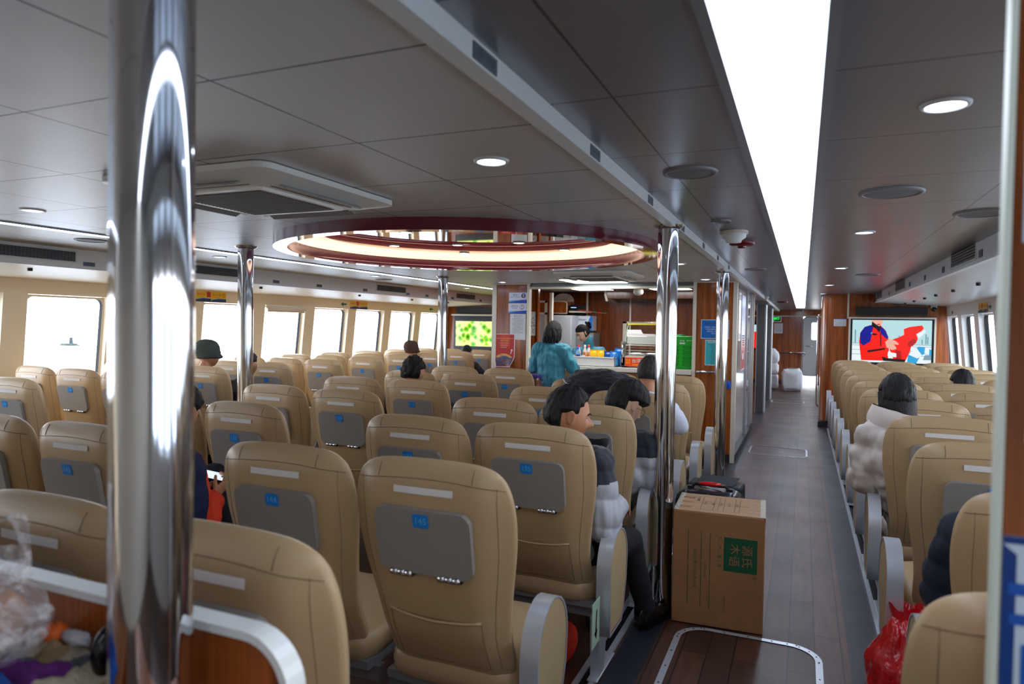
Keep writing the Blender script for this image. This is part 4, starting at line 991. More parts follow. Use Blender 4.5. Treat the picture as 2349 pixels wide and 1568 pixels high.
MB().grid(lambda u, v: V((-.2+.42*u, -.1+.2*v, .004+.03*abs(noise.noise(V((u*7, v*5, 2)))))), 16, 8).build('film', glass_mat('film', (.93, .93, .9), .35, .2), t)
# plastic tub with snacks
t = thing('plastic_tub', 'long frosted white plastic tub on the counter, full of snacks', 'tub', (-2.56, KY+.18, 1.086))
M_FROST = mat('frosted_plastic', (208, 206, 206), rough=.35)
m = MB(); m.box(-.36, .36, -.16, -.154, 0, .115).box(-.36, .36, .154, .16, 0, .115).box(-.36, -.354, -.16, .16, 0, .115).box(.354, .36, -.16, .16, 0, .115).box(-.36, .36, -.16, .16, 0, .006); m.build('tub_wall', M_FROST, t)
MB().box(-.365, .365, -.168, -.152, .112, .124).box(-.365, .365, .152, .168, .112, .124).box(.35, .368, -.168, .168, .112, .124).box(-.368, -.35, -.168, .168, .112, .124).build('tub_rim', mat('tub_white', (236, 236, 232), rough=.3), t)
def bottle(x, y, h, r, body, cap, label, lab_m, liquid=None):
    t = thing('drink_bottle', label, 'bottle', (x, y, 1.094), group='drinks in the counter tub')
    MB().lathe([(.0005, 0), (r, .004), (r, h*.62), (r*.75, h*.74), (r*.42, h*.84), (r*.42, h*.88)], n=18).build('bottle_body', body, t)
    MB().lathe([(r*.5, h*.87), (r*.5, h), (.0005, h)], n=16).build('bottle_cap', cap, t)
    if lab_m: MB().lathe([(r*1.02, h*.22), (r*1.02, h*.58)], n=18).build('bottle_label', lab_m, t)
M_TEA = mat('dark_tea', (64, 22, 10), rough=.15); M_WATER = mat('pale_blue_bottle', (120, 160, 200), rough=.1)
bottle(-2.83, KY+.10, .245, .034, M_TEA, M_BLACK, 'dark tea bottle with a white label and black cap in the tub', M_PAPER)
bottle(-2.72, KY+.10, .235, .032, M_WATER, mat('cap_blue', (24, 70, 190), rough=.3), 'blue-capped bottle with a dark blue label in the tub', mat('label_blue', (36, 60, 140), rough=.4))
bottle(-2.74, KY+.20, .265, .030, mat('milk_white', (220, 216, 214), rough=.3), M_RED, 'first red-capped bottle standing behind the blue-capped one', M_PAPER)
bottle(-2.66, KY+.22, .262, .030, MATS['milk_white'], M_WHITE, 'white-capped bottle between the two red-capped ones', M_PAPER)
bottle(-2.60, KY+.20, .265, .030, MATS['milk_white'], M_RED, 'red-capped bottle beside the peanut tin', M_PAPER)
t = thing('snack_tin', 'orange and brown tin of roasted nuts in the tub', 'tin', (-2.60, KY+.08, 1.094)); MB().lathe([(.0005, 0), (.042, .002), (.042, .17), (.0005, .175)], n=20).build('tin_body', mat('nut_print', (222, 130, 24), rough=.4, vary=.9, vscale=55), t); MB().box(-.04, 0, -.0445, -.042, .03, .13).build('tin_label', M_PAPER, t)
def packet(x, y, w, h, m1, m2, label, txt=None, rz=0):
    t = thing('snack_packet', label, 'snack packet', (x, y, 1.094), rz, group='snack packets in the tub')
    def f(s): return lambda u, v: V(((u-.5)*w*(1+.04*math.sin(v*9)), s*(.026*math.sin(PI*u)**.6*math.sin(PI*v)**.5), v*h))
    m = MB(); m.grid(f(-1), 10, 10, mfn=lambda u, v: 1 if .12 < v < .5 and u > .2 else 0); m.grid(f(1), 10, 10)
    if txt: m.text(txt, (0, -.029, h*.55), (.25, 0, .97), (-.97, 0, .25), .035, 2)
    m.build('foil_bag', [m1, m2, M_PAPER], t)
    MB().box(-w/2*.98, w/2*.98, -.002, .002, h-.004, h+.014).build('crimped_end', m1, t)
M_PY = mat('packet_yellow', (246, 190, 20), rough=.25); M_PG = mat('packet_green', (130, 190, 40), rough=.25); M_PP = mat('packet_pink', (232, 30, 110), rough=.25); M_PB = mat('packet_brown', (96, 52, 26), rough=.3, vary=.7, vscale=60); M_PBL = mat('packet_blue', (20, 118, 205), rough=.25)
packet(-2.495, KY+.07, .10, .19, M_PY, M_PG, 'yellow snack packet with a green patch in the tub')
packet(-2.40, KY+.07, .09, .19, M_PY, M_PP, 'yellow snack packet with a bright pink patch in the tub')
packet(-2.31, KY+.08, .10, .175, mat('packet_navy', (20, 70, 150), rough=.25), M_PB, 'blue-topped packet of brown nuts in the tub')
packet(-2.225, KY+.07, .10, .18, M_PBL, mat('packet_sky', (50, 160, 225), rough=.25), 'bright blue sweet packet with a white name, last in the tub', 'TOPPO')
packet(-2.19, KY+.2, .12, .215, M_PBL, M_PBL, 'blue sweet packet leaning behind the others against the warmer')
packet(-2.45, KY+.18, .14, .18, M_RED, M_PAPER, 'red and white carton lying behind the yellow packets')

# ---------------------------------------------------------------- left screen wall (leaf picture)
YS = 12.2
t = thing('speaker_bar', 'long black speaker bar over the green leaf screen', 'speaker', (-5.75, YS-.06, 1.885)); MB().box(-.62, .8, -.05, .05, -.06, .06).build('bar_case', M_BLACK, t, bevel=.004)
t = thing('screen_shelf', 'glowing cream-edged ledge between speaker bar and leaf screen', 'shelf', (-5.7, YS-.1, 1.79)); MB().box(-.72, .9, -.12, .1, -.014, .014).build('ledge', M_CREAM, t)
t = thing('wall_screen', 'wall screen showing sunlit green leaves', 'television', (-5.80, YS-.04, 1.42))
MB().box(-.64, .64, -.02, .04, -.38, .37).build('screen_bezel', M_BLACK, t, bevel=.004)
lm = bpy.data.materials.new('leaf_picture'); lm.use_nodes = True; n = lm.node_tree.nodes; L = lm.node_tree.links; b = n['Principled BSDF']
tc_ = n.new('ShaderNodeTexCoord'); vo = n.new('ShaderNodeTexVoronoi'); vo.inputs['Scale'].default_value = 8; L.new(tc_.outputs['Object'], vo.inputs['Vector'])
no = n.new('ShaderNodeTexNoise'); no.inputs['Scale'].default_value = 5; no.inputs['Detail'].default_value = 5; L.new(tc_.outputs['Object'], no.inputs['Vector'])
mx = n.new('ShaderNodeMath'); mx.operation = 'ADD'; L.new(vo.outputs['Distance'], mx.inputs[0]); L.new(no.outputs['Fac'], mx.inputs[1])
rp = n.new('ShaderNodeValToRGB'); e = rp.color_ramp.elements; e[0].position = .45; e[0].color = lin((20, 70, 8)); e[1].position = 1.25; e[1].color = lin((240, 255, 160))
q = e.new(.72); q.color = lin((84, 190, 12)); q = e.new(.92); q.color = lin((170, 235, 40)); L.new(mx.outputs[0], rp.inputs[0])
b.inputs['Base Color'].default_value = (0, 0, 0, 1); L.new(rp.outputs[0], b.inputs['Emission Color']); b.inputs['Emission Strength'].default_value = .85; b.inputs['Roughness'].default_value = .1
MB().box(-.60, .60, -.022, -.02, -.245, .25).build('leaf_image', lm, t)
tag(t, 'wall screen showing sunlit green leaves', 'television')

# ---------------------------------------------------------------- big screen wall
YB = 12.4
t = thing('speaker_bar', 'wide black speaker bar above the big screen', 'speaker', (1.275, YB-.06, 1.92)); MB().box(-.50, .50, -.05, .055, -.062, .062).build('bar_case', M_BLACK, t, bevel=.004)
t = thing('wall_screen', 'big wall screen showing a person in a red and navy jacket holding a red bag', 'television', (1.29, YB-.05, 1.445))
m = MB(); m.box(-.61, .61, -.03, .05, .355, .38).box(-.61, -.585, -.03, .05, -.40, .355).box(.585, .61, -.03, .05, -.40, .355).box(-.61, .61, -.03, .05, -.40, -.385); m.build('cream_surround', M_CREAM, t)
MB().box(-.585, .585, -.01, .05, -.385, .355).build('screen_bezel', M_BLACK, t)
def em(name, rgb, s=1.0): return mat(name, rgb, rough=.2, emit=s, emit_rgb=rgb)
for nm, rgb in (('tv_sky', (176, 214, 218)), ('tv_red', (240, 26, 12)), ('tv_navy', (16, 22, 140)), ('tv_black', (18, 14, 20)), ('tv_skin', (228, 170, 150)), ('tv_white', (225, 235, 240)), ('tv_cyan', (40, 160, 210)), ('tv_darkred', (176, 8, 8)), ('tv_grey', (120, 150, 165))):
    mm = em(nm, rgb, .85); mm.node_tree.nodes['Principled BSDF'].inputs['Base Color'].default_value = (0, 0, 0, 1)
W, H = 1.11, .675
TV = [MATS[k] for k in ('tv_sky', 'tv_red', 'tv_navy', 'tv_black', 'tv_skin', 'tv_white', 'tv_cyan', 'tv_darkred', 'tv_grey')]
m = MB(); lay = [0]
def T(px, py): return V(((px-382)/(1258-382)*W-W/2, -.0112-.0004*lay[0], .335-(py-862)/(1330-862)*H))
def poly(pts, mi): lay[0] += 1; m.add([T(*p) for p in pts], [tuple(range(len(pts)))], mi)
poly([(382, 862), (1258, 862), (1258, 1330), (382, 1330)], 0)
poly([(382, 1125), (1258, 1135), (1258, 1330), (382, 1330)], 5); 
for yy in (1120, 1140, 1190, 1240): poly([(382, yy), (1258, yy+8), (1258, yy+13), (382, yy+5)], 8)
for xx, hh in ((860, 60), (900, 90), (1190, 110), (1210, 80), (1150, 50), (410, 150)): poly([(xx, 1120), (xx, 1120-hh), (xx+14, 1120-hh), (xx+14, 1120)], 8)
poly([(1000, 1330), (1010, 1230), (1060, 1180), (1130, 1145), (1190, 1150), (1258, 1180), (1258, 1250), (1190, 1220), (1140, 1250), (1100, 1330)], 6)
poly([(1015, 1235), (1060, 1180), (1100, 1162), (1160, 1240), (1110, 1275)], 5); poly([(1190, 1150), (1235, 1165), (1235, 1235), (1185, 1215)], 5)
poly([(1190, 1235), (1258, 1240), (1258, 1290), (1170, 1290)], 8)
poly([(490, 1310), (460, 1100), (475, 1000), (520, 940), (590, 918), (640, 905), (700, 920), (760, 980), (790, 1060), (800, 1150), (790, 1310)], 1)
poly([(475, 1120), (470, 1010), (520, 940), (590, 918), (620, 930), (600, 1030), (590, 1100), (510, 1150)], 2); poly([(690, 925), (750, 970), (790, 1050), (770, 1070), (700, 1010)], 2)
poly([(600, 930), (600, 880), (630, 862), (690, 862), (700, 930), (690, 1005), (650, 960)], 3)
poly([(598, 862), (722, 862), (718, 890), (700, 922), (680, 930), (640, 905), (605, 880)], 4); poly([(655, 908), (690, 902), (695, 912), (665, 918)], 7)
poly([(960, 1020), (955, 960), (1010, 935), (1150, 915), (1170, 945), (1150, 975), (1090, 1010), (1110, 1060), (1090, 1110), (1040, 1145), (1030, 1200), (980, 1310), (860, 1310), (790, 1150), (820, 1080), (900, 1050)], 1)
poly([(1000, 1110), (1060, 1060), (1100, 1080), (1060, 1140), (1010, 1150)], 7); poly([(870, 1190), (930, 1200), (940, 1300), (900, 1310), (860, 1260)], 7); poly([(1100, 1010), (1150, 980), (1185, 960), (1190, 985), (1120, 1060)], 5)
poly([(520, 1180), (600, 1120), (760, 1090), (800, 1130), (760, 1180), (560, 1240)], 1); poly([(555, 1210), (560, 1200), (750, 1168), (762, 1178), (740, 1190), (570, 1222)], 3)
poly([(755, 1100), (800, 1065), (870, 1090), (905, 1120), (900, 1132), (850, 1125), (880, 1165), (875, 1180), (830, 1190), (770, 1160)], 4)
poly([(720, 1265), (780, 1280), (980, 1290), (975, 1318), (740, 1312)], 3); poly([(788, 1210), (880, 1225), (882, 1268), (786, 1258)], 5)
poly([(585, 1000), (660, 1015), (660, 1030), (620, 1030), (600, 1020)], 3); disc_p = [(600+12*math.cos(a), 1008+10*math.sin(a)) for a in [2*PI*q/10 for q in range(10)]]; poly(disc_p[::-1], 6)
poly([(695, 1010), (705, 1010), (712, 1150), (700, 1150)], 3)
m.build('screen_image', TV, t)
t = thing('security_camera', 'white wall camera with a black lens ball beside the big screen', 'camera', (1.86, YB-.06, 2.0)); MB().box(-.045, .045, -.03, .06, -.03, .05).build('camera_base', M_WHITE, t, bevel=.015); MB().ell((0, -.045, -.045), (.036, .036, .036), 16, 12).build('lens', M_BLACK, t)
def d_chart(m, P, W, H):
    m.add([P(-1, .82), P(1, .82), P(1, 1), P(-1, 1)], [(0, 1, 2, 3)], 1)
    for a in (-.6, 0, .6): disc(m, P, a, .25, .022, W, H, 2, 1, 14, r_in=.018)
    for i in range(4): m.add([P(-.8, -.3-.15*i), P(.8, -.3-.15*i), P(.8, -.26-.15*i), P(-.8, -.26-.15*i)], [(0, 1, 2, 3)], 2)
sheet('safety_chart', .46, .645, 1.675, 1.80, YB, 'small white chart with blue top edge on the wooden bulkhead', 'notice', [M_PAPER, M_BLUE2, mat('pale_print', (140, 150, 170), rough=.8)], d_chart)
t = thing('grab_rail', 'curved chrome grab rail on the bulkhead corner', 'handrail', (.265, 12.75, 0))
MB().tube([(.0, 0, .30), (-.03, 0, .34), (-.035, 0, .45), (-.035, 0, 1.75), (-.03, 0, 1.85), (.0, 0, 1.88)], .012, 8).build('rail_bar', M_CHROME, t)

# ---------------------------------------------------------------- far end of the aisle
YF = 21.9
t = thing('cabin_door', 'pale grey round-cornered door with a bright window at the far end', 'door', (.21, YF-.03, 0))
m = MB(); m.prism([(a, 0, b+1.13) for a, b in rrect(.40, 1.72, .07, 5)], (0, .03, 0)); m.build('door_leaf', mat('door_grey', (196, 200, 202), rough=.4), t)
m = MB(); m.tube([(a, -.008, b+1.13) for a, b in rrect(.40, 1.72, .07, 5)], .014, 6, closed=True); m.build('door_frame', M_GREYTRIM, t)
m = MB(); m.prism([(a+.10, -.006, b+1.58) for a, b in rrect(.16, .5, .04, 4)], (0, .004, 0)); m.build('door_window', mat('daylit_window', (255, 255, 255), emit=3), t)
MB().tube([(-.12, -.03, 1.14), (.06, -.03, 1.14)], .014, 8).build('door_handle', M_CHROME, t)
for z in (.42, 1.35, 1.9): MB().lathe([(.0005, -.01), (.012, -.008), (.014, 0)], n=10, axis='Y').build('door_bolt', M_GREYTRIM, t, loc=(-.155, -.002, z-.0))
t = thing('exit_sign', 'green lit exit sign reading 安全出口 EXIT', 'exit sign', (-.82, YF-.12, 1.915))
MB().box(-.22, .22, -.02, .1, -.08, .08).build('sign_case', M_WHITE, t)
MB().box(-.2, .2, -.023, -.02, -.05, .07).build('sign_face', mat('exit_dark_green', (6, 70, 26), rough=.3), t)
m = MB(); m.text('安全出口', (0, -.025, .025), ux, uz, .085, 0); m.text('EXIT', (0, -.025, -.034), ux, uz, .035, 0); m.build('sign_text', mat('exit_green', (40, 255, 110), emit=1.5), t)
def d_far(m, P, W, H):
    for i in range(9): m.add([P(-.8, .8-.18*i), P(.8, .8-.18*i), P(.8, .76-.18*i), P(-.8, .76-.18*i)], [(3, 2, 1, 0)], 1)
sheet('paper_notice', -.80, -.56, 1.50, 1.80, YF, 'white paper sheet under the exit sign', 'notice', [M_PAPER, mat('pale_print', (140, 150, 170))], d_far)
t = thing('handrail', 'steel handrail across the far wooden wall', 'handrail', (-.32, YF-.07, .93)); MB().tube([(-.9, 0, 0), (.38, 0, .01), (.40, .03, -.01), (.36, .03, -.06), (.28, 0, -.06)], .02, 8).box(-.5, -.47, 0, .07, -.01, .01).build('rail_bar', M_CHROME, t)
struct(MB().box(-.03, -.0, YF-.02, YF, 0, 2.25).box(-1.6, .5, YF-.03, YF, 2.0, 2.03), 'trim_10', M_CREAM)
struct(MB().box(-1.6, .0, YF-.01, YF, 0, .10).box(.42, 1.2, YF-.01, YF, 0, .1), 'baseboard_far', M_DARK)
M_SACK = mat('white_woven_sack', (226, 230, 236), rough=.5, bump=.15, bscale=120)
def sack(x, y, z, w, d, h, lab, seed, top=0):
    t = thing('woven_sack', lab, 'sack', (x, y, z))
    def f(p, dd):
        e = .42; s = V([math.copysign(abs(c)**e, c) for c in dd]); q = V((s.x*w, s.y*d, s.z*h))
        q *= 1+.10*noise.noise(dd*2.3+V((seed, 0, 0)))+.05*noise.noise(dd*6+V((seed, 3, 0)))
        if top and q.z > h*.3: q.x *= 1-.55*((q.z/h-.3)/.7); q.y *= 1-.5*((q.z/h-.3)/.7)
        q.z = max(q.z, -h*.93); return q
    MB().ell((0, 0, h*.93), (w, d, h), 40, 28, fn=f).build('sack_body', M_SACK, t)
    return t
s_ = sack(-.24, 19.5, 0, .25, .23, .30, 'stuffed white woven sack standing apart in the aisle by the handrail', 1)
MB().tube([(-.18, -.05, .56), (0, -.12, .585), (.18, -.05, .56)], .008, 5).build('green_tie', mat('green_string', (30, 140, 90), rough=.6), s_)
sack(-.80, 19.8, 0, .22, .20, .21, 'white sack at the bottom of the stack behind the pillar', 2)
sack(-.79, 19.8, .405, .20, .18, .16, 'white sack in the middle of the stack behind the pillar', 3)
sack(-.76, 19.78, .715, .18, .16, .20, 'pointed white sack on top of the stack behind the pillar', 4, 1)
t = thing('wall_screen', 'far small screen with a red-jacketed figure, seen past the kiosk', 'television', (-1.3, 17.97, 1.5)); MB().box(-.3, .35, -.02, .02, -.42, .32).build('screen_bezel', M_BLACK, t)
m = MB(); m.box(-.28, .33, -.022, -.02, -.36, .22, 0); m.box(-.05, .25, -.024, -.0225, -.36, .05, 1); m.ell((.1, -.024, .1), (.06, .002, .07), 12, 8, 3); m.build('screen_image', [TV[0], TV[1], TV[2], TV[3]], t)
# ---------------------------------------------------------------- people
M_SKIN = mat('skin_tan', (196, 138, 104), rough=.5, vary=.12, vscale=30); M_SKIN2 = mat('skin_light', (226, 180, 150), rough=.5, vary=.08, vscale=30)
M_LIP = mat('lips', (168, 92, 80), rough=.45); M_EYEW = mat('eye_white', (230, 226, 220), rough=.2); M_IRIS = mat('iris', (30, 18, 12), rough=.1)
M_HAIR = mat('black_hair', (9, 8, 9), rough=.5, bump=.9, bscale=20, stretch=(14, 14, 2), spec=.35); M_HAIRG = mat('greying_hair', (40, 37, 36), rough=.5, vary=.65, vscale=90, bump=.6, bscale=160)
M_HAIRB = mat('brown_black_hair', (15, 9, 8), rough=.65, bump=.8, bscale=30, stretch=(10, 10, 3))
def G(x, c, w): return math.exp(-((x-c)/w)**2)
def head_pt(d):
    x, y, z = d; p = V((x*.076, y*.094, z*.116))
    if y < 0: p.y *= 1.06
    if z < -.05:
        t = smoothstep(-.05, -.95, z); p.x *= 1-.30*t
        if y < 0: p.y *= 1-.42*t
    f = smoothstep(.15, .85, y)
    p.y -= .006*smoothstep(.75, 1, y)*(1-abs(z))
    p.y += .005*G(z, .20, .10)*f*G(x, 0, .6)
    for s in (-1, 1):
        p.y -= .011*G(x, s*.40, .17)*G(z, .05, .09)*f
        p.y += .004*G(x, s*.52, .18)*G(z, -.20, .16)*f
    nz = smoothstep(.16, -.20, z)*smoothstep(-.36, -.26, z); wd = .09+.08*smoothstep(0, -.26, z)
    p.y += .030*nz*G(x, 0, wd)*smoothstep(.3, .6, y)
    p.y += .007*(G(z, -.455, .045)*G(x, 0, .24)+G(z, -.56, .05)*G(x, 0, .22))*f - .005*G(z, -.508, .02)*G(x, 0, .26)*f
    p.y += .010*G(z, -.84, .13)*G(x, 0, .28)*f
    return p
def hair_shell(m, fn, T, n=(96, 64), mi=0):
    """fn(d)->0..1 coverage; T thickness"""
    def g(u, v):
        a = 2*PI*u; b = PI*(v-.5); d = V((math.cos(a)*math.cos(b), math.sin(a)*math.cos(b), math.sin(b)))
        c = fn(d); p = head_pt(d)
        st = .0035*noise.noise(V((a*9, b*2.2, 1.5)))+.003*noise.noise(V((d.x*6, d.y*6, d.z*6)))
        return p+d*((T(d) if callable(T) else T)*c+st*c-.006*(1-c)) + V((0, 0, .006*c))
    return m.grid(g, n[0], n[1], mi, True, cu=True)
def cov_short(d):
    x, y, z = d.x, d.y, d.z
    back = smoothstep(.25, -.05, y-.55*max(0, z))*smoothstep(-.48, -.30, z)
    top = smoothstep(.42, .58, z)
    side = smoothstep(.42, .30, y)*smoothstep(-.02, .12, z)
    ear = smoothstep(.55, .78, abs(x))*smoothstep(.32, .16, z)*smoothstep(-.5, -.3, y)
    recede = smoothstep(.55, .8, y)*smoothstep(.66, .5, z)
    return max(back*(1-ear), top*(1-recede), side*(1-ear))
def cov_fringe(d):
    return max(cov_short(d), smoothstep(.18, .30, d.z))
def capsule(m, p, q, r1, r2, n=16):
    p, q = V(p), V(q); m.ell(p, (r1,)*3, 14, 10); m.ell(q, (r2,)*3, 14, 10)
    if (q-p).length > 1e-4: m.tube([p, q], [r1, r2], n)
def oell(m, c, r, M):
    c = V(c); M = M.to_3x3(); return m.ell((0, 0, 0), r, 20, 14, fn=lambda p, d: c+M@p)
def meld(name, m, voxel, mats, parent, org, smooth=4, disp=None, matfn=None, deci=None):
    """fuse overlapping volumes into one continuous skin, then shape it"""
    me = bpy.data.meshes.new('tmp'); me.from_pydata([tuple(p) for p in m.v], [], m.f)
    o = bpy.data.objects.new('tmp', me); COL.objects.link(o)
    r = o.modifiers.new('r', 'REMESH'); r.mode = 'VOXEL'; r.voxel_size = voxel; r.use_smooth_shade = True
    s = o.modifiers.new('s', 'SMOOTH'); s.factor = .5; s.iterations = smooth
    dg = bpy.context.evaluated_depsgraph_get(); dg.update()
    out = bpy.data.meshes.new_from_object(o.evaluated_get(dg), depsgraph=dg)
    bpy.data.objects.remove(o); bpy.data.meshes.remove(me)
    if disp:
        ns = [v.normal.copy() for v in out.vertices]
        for v, n_ in zip(out.vertices, ns): v.co = v.co+n_*disp(v.co, n_)
    org = V(org)
    mats = mats if isinstance(mats, (list, tuple)) else [mats]
    for k in mats: out.materials.append(k)
    if matfn:
        for p in out.polygons: p.material_index = matfn(p.center)
    for v in out.vertices: v.co -= org
    out.polygons.foreach_set('use_smooth', [True]*len(out.polygons)); out.update()
    ob = bpy.data.objects.new(name, out); COL.objects.link(ob); ob.parent = parent
    return ob
def hand(m, w, fdir, pn, side, s=1.0, curl=.5):
    """palm + five fingers; w wrist, fdir finger direction, pn palm normal (towards the palm side), side +1 thumb on fdir x pn"""
    w, f, n_ = V(w), V(fdir).normalized(), V(pn); n_ = (n_-f*n_.dot(f)).normalized(); t = f.cross(n_)*side
    pc = w+f*.045*s
    M = Matrix((t, f, n_)).transposed(); oell(m, pc, (.040*s, .052*s, .014*s), M)
    for i, (o, L) in enumerate(((.028, .070), (.009, .078), (-.010, .072), (-.028, .058))):
        p = w+f*.088*s+t*o*s; ang = 0
        segs = (L*.45, L*.32, L*.25)
        for k, sg in enumerate(segs):
            ang += curl*(.55 if k == 0 else .75)+.04*i
            d = f*math.cos(ang)+n_*math.sin(ang); q = p+d*sg*s
            capsule(m, p, q, .0088*s*(1-.08*k), .0082*s*(1-.1*k), 8); p = q
    p = w+f*.02*s+t*.028*s; d = (f*.6+t*.75+n_*.3).normalized(); q = p+d*.045*s; capsule(m, p, q, .012*s, .0098*s, 8)
    d2 = (f*.9+t*.2+n_*(.3+curl*.4)).normalized(); capsule(m, q, q+d2*.030*s, .0098*s, .0085*s, 8)

def person(label, base, J, hm, skin=M_SKIN, vox=.011, hair=None, clothes=(), detail=False, hands=True, curl=.5, face_hidden=False):
    """J: world joints.  hm: 4x4 head matrix in world"""
    t = thing('person', label, 'person', base)
    org = V(base); m = MB()
    hmi = hm.inverted()
    # head
    n_ = (110, 84) if detail else (56, 40)
    m.grid(lambda u, v: hm@head_pt(V((math.cos(2*PI*u)*math.cos(PI*(v-.5)), math.sin(2*PI*u)*math.cos(PI*(v-.5)), math.sin(PI*(v-.5))))), n_[0], n_[1], 0, True, cu=True)
    for s in (-1, 1):
        ef = lambda p, d, s=s: hm@(V((s*.083, .002, .010))+Matrix.Rotation(s*R(-22), 3, 'Z')@(V((p.x-s*.006*(1-min(1, (d.y**2+d.z**2)*1.6)), p.y*(1+.25*d.z), p.z))))
        m.ell((0, 0, 0), (.008, .019, .033), 20, 14, fn=ef)
    capsule(m, hm@V((0, -.022, -.06)), J['neck'], .050, .055)
    # torso
    chest, pelv = V(J['chest']), V(J['pelvis']); sr, sl = V(J['sr']), V(J['sl'])
    X = (sr-sl).normalized(); Z = (V(J['neck'])-pelv).normalized(); Y = Z.cross(X).normalized(); X = Y.cross(Z)
    M = Matrix((X, Y, Z)).transposed()
    def torso(m, e):
        oell(m, chest, (.160+e, .105+e, .17+e), M); oell(m, (chest+pelv)/2, (.138+e, .105+e, .17+e), M); oell(m, pelv, (.160+e, .115+e, .12+e), M)
        capsule(m, sr, sl, .056+e, .056+e); capsule(m, (sr+sl)/2, J['neck'], .07+e, .052+e*.5)
    def arm(m, s, e, to=1.0):
        a, b, c = V(J['s'+s]), V(J['e'+s]), V(J['w'+s]); capsule(m, a, b, .052+e, .043+e); capsule(m, b, b+(c-b)*to, .043+e, .030+e*(.8))
    def leg(m, s, e, to=1.0):
        a, b, c = V(J['h'+s]), V(J['k'+s]), V(J['a'+s]); capsule(m, a, b, .078+e, .056+e); capsule(m, b, b+(c-b)*to, .056+e, .038+e)
    torso(m, 0)
    for s in 'rl':
        arm(m, s, 0); leg(m, s, 0)
        a, kn = V(J['a'+s]), V(J['k'+s]); fd = V(J.get('f'+s, (0, 1, 0))).normalized(); capsule(m, a+fd*.01-V((0, 0, .03)), a+fd*.11-V((0, 0, .062)), .030, .018)
        if hands:
            hd = J.get('hd'+s) or (V(J['w'+s])-V(J['e'+s])); pn = J.get('pn'+s) or (0, 0, -1)
            hand(m, J['w'+s], hd, pn, 1 if s == 'r' else -1, 1.0, curl)
    def mf(c):
        q = hmi@c
        if q.y > .06 and abs(q.x) < .024 and -.068 < q.z < -.049: return 1
        return 0
    meld('body', m, vox, [skin, M_LIP], t, org, smooth=2 if detail else 3, matfn=mf)
    if not face_hidden:
        for s in (-1, 1):
            e = MB(); e.ell(hm@V((s*.031, .072, .006))-org, (.0115,)*3, 16, 12); e.ell(hm@V((s*.031, .0775, .006))-org, (.0068,)*3, 12, 10, 1); e.build('eye', [M_EYEW, M_IRIS], t)
            b = MB(); b.tube([hm@head_pt_off(s*x, z)-org for x, z in ((.16, .21), (.3, .25), (.45, .26), (.6, .21))], [.003, .0042, .0038, .002], 6); b.build('eyebrow', M_HAIR, t)
            ld = MB(); ld.ell((0, 0, 0), (.0145, .0125, .0075), 14, 8, fn=lambda p, d, s=s: hm@(V((s*.031, .0715, .0125))+p)-org); ld.build('eyelid', skin, t)
    for kind, mats_, e, opt in clothes:
        c = MB()
        if kind == 'top':
            torso(c, e)
            for s in 'rl': arm(c, s, e, opt.get('sleeve', .93))
            if opt.get('collar'): capsule(c, V(J['neck'])+V((0, 0, -.01)), hm@V((0, -.03, -.11)), .072, .066+opt.get('cw', 0))
            if opt.get('skirt'):
                for s in 'rl': capsule(c, J['h'+s], V(J['h'+s])*.6+V(J['k'+s])*.4, .095+e, .09+e)
            q = opt.get('quilt'); fold = opt.get('fold', .006)
            def dp(co, nn, q=q, fold=fold):
                r = fold*noise.noise(co*14+V((3, 1, 0)))+fold*.7*noise.noise(V((co.x*34, co.y*34, co.z*9)))
                if q: r += q*(abs(math.sin(PI*(co.z+.25*(co.x*.4))/opt.get('qs', .075)))**.6-.7)
                return r
            meld(opt.get('name', 'jacket'), c, opt.get('vox', vox*1.05), mats_, t, org, 5, dp, opt.get('mf'))
        elif kind == 'trousers':
            oell(c, pelv, (.165+e, .12+e, .11+e), M)
            for s in 'rl': leg(c, s, e, .96)
            meld('trousers', c, opt.get('vox', vox*1.15), mats_, t, org, 5, lambda co, nn: .006*noise.noise(co*15)+.004*noise.noise(V((co.x*10, co.y*10, co.z*40))))
        elif kind == 'shoes':
            for s in 'rl':
                a = V(J['a'+s]); fd = V(J.get('f'+s, (0, 1, 0))).normalized(); sd = fd.cross(V((0, 0, 1))).normalized(); z0 = a.z-.085
                def sf(u, v, a=a, fd=fd, sd=sd, z0=z0):
                    tt = u; ln = -.075+.285*tt; w_ = .030+.016*math.sin(PI*min(1, tt*1.02))**.6+.006*smoothstep(.4, .8, tt)-.02*smoothstep(.88, 1, tt); hh = .118-.062*smoothstep(.34, .68, tt)-.018*smoothstep(.75, 1, tt)
                    an = PI*2*v; cx = math.cos(an); sx = math.sin(an); ex = lambda c_, p: math.copysign(abs(c_)**p, c_)
                    rr = 0 if u in (0, 1) else 1
                    return a+fd*ln+sd*(w_*ex(cx, .7)*rr)+V((0, 0, z0-a.z+.012+hh*(.5+.5*ex(sx, .6))*(rr if rr else .4)))-org
                sh = MB(); sh.grid(sf, 18, 20); sh.grid(lambda u, v, f=sf: (lambda p: V((p.x, p.y, z0-org.z+(.001 if v > .5 else .014))))(f(u, v)), 18, 20, 1, smooth=False); sh.build('shoe', [mats_, M_BLACK], t)
    if hair: hair(t, hm, org)
    return t
def head_pt_off(x, z):
    y = math.sqrt(max(0, 1-x*x-z*z)); p = head_pt(V((x, y, z))); return p+V((0, .003, 0))
def hmat(p, yaw, pitch=0, roll=0, s=1.0):
    return Matrix.Translation(V(p))@Matrix.Rotation(R(yaw), 4, 'Z')@Matrix.Rotation(R(pitch), 4, 'X')@Matrix.Rotation(R(roll), 4, 'Y')@Matrix.Scale(s, 4)
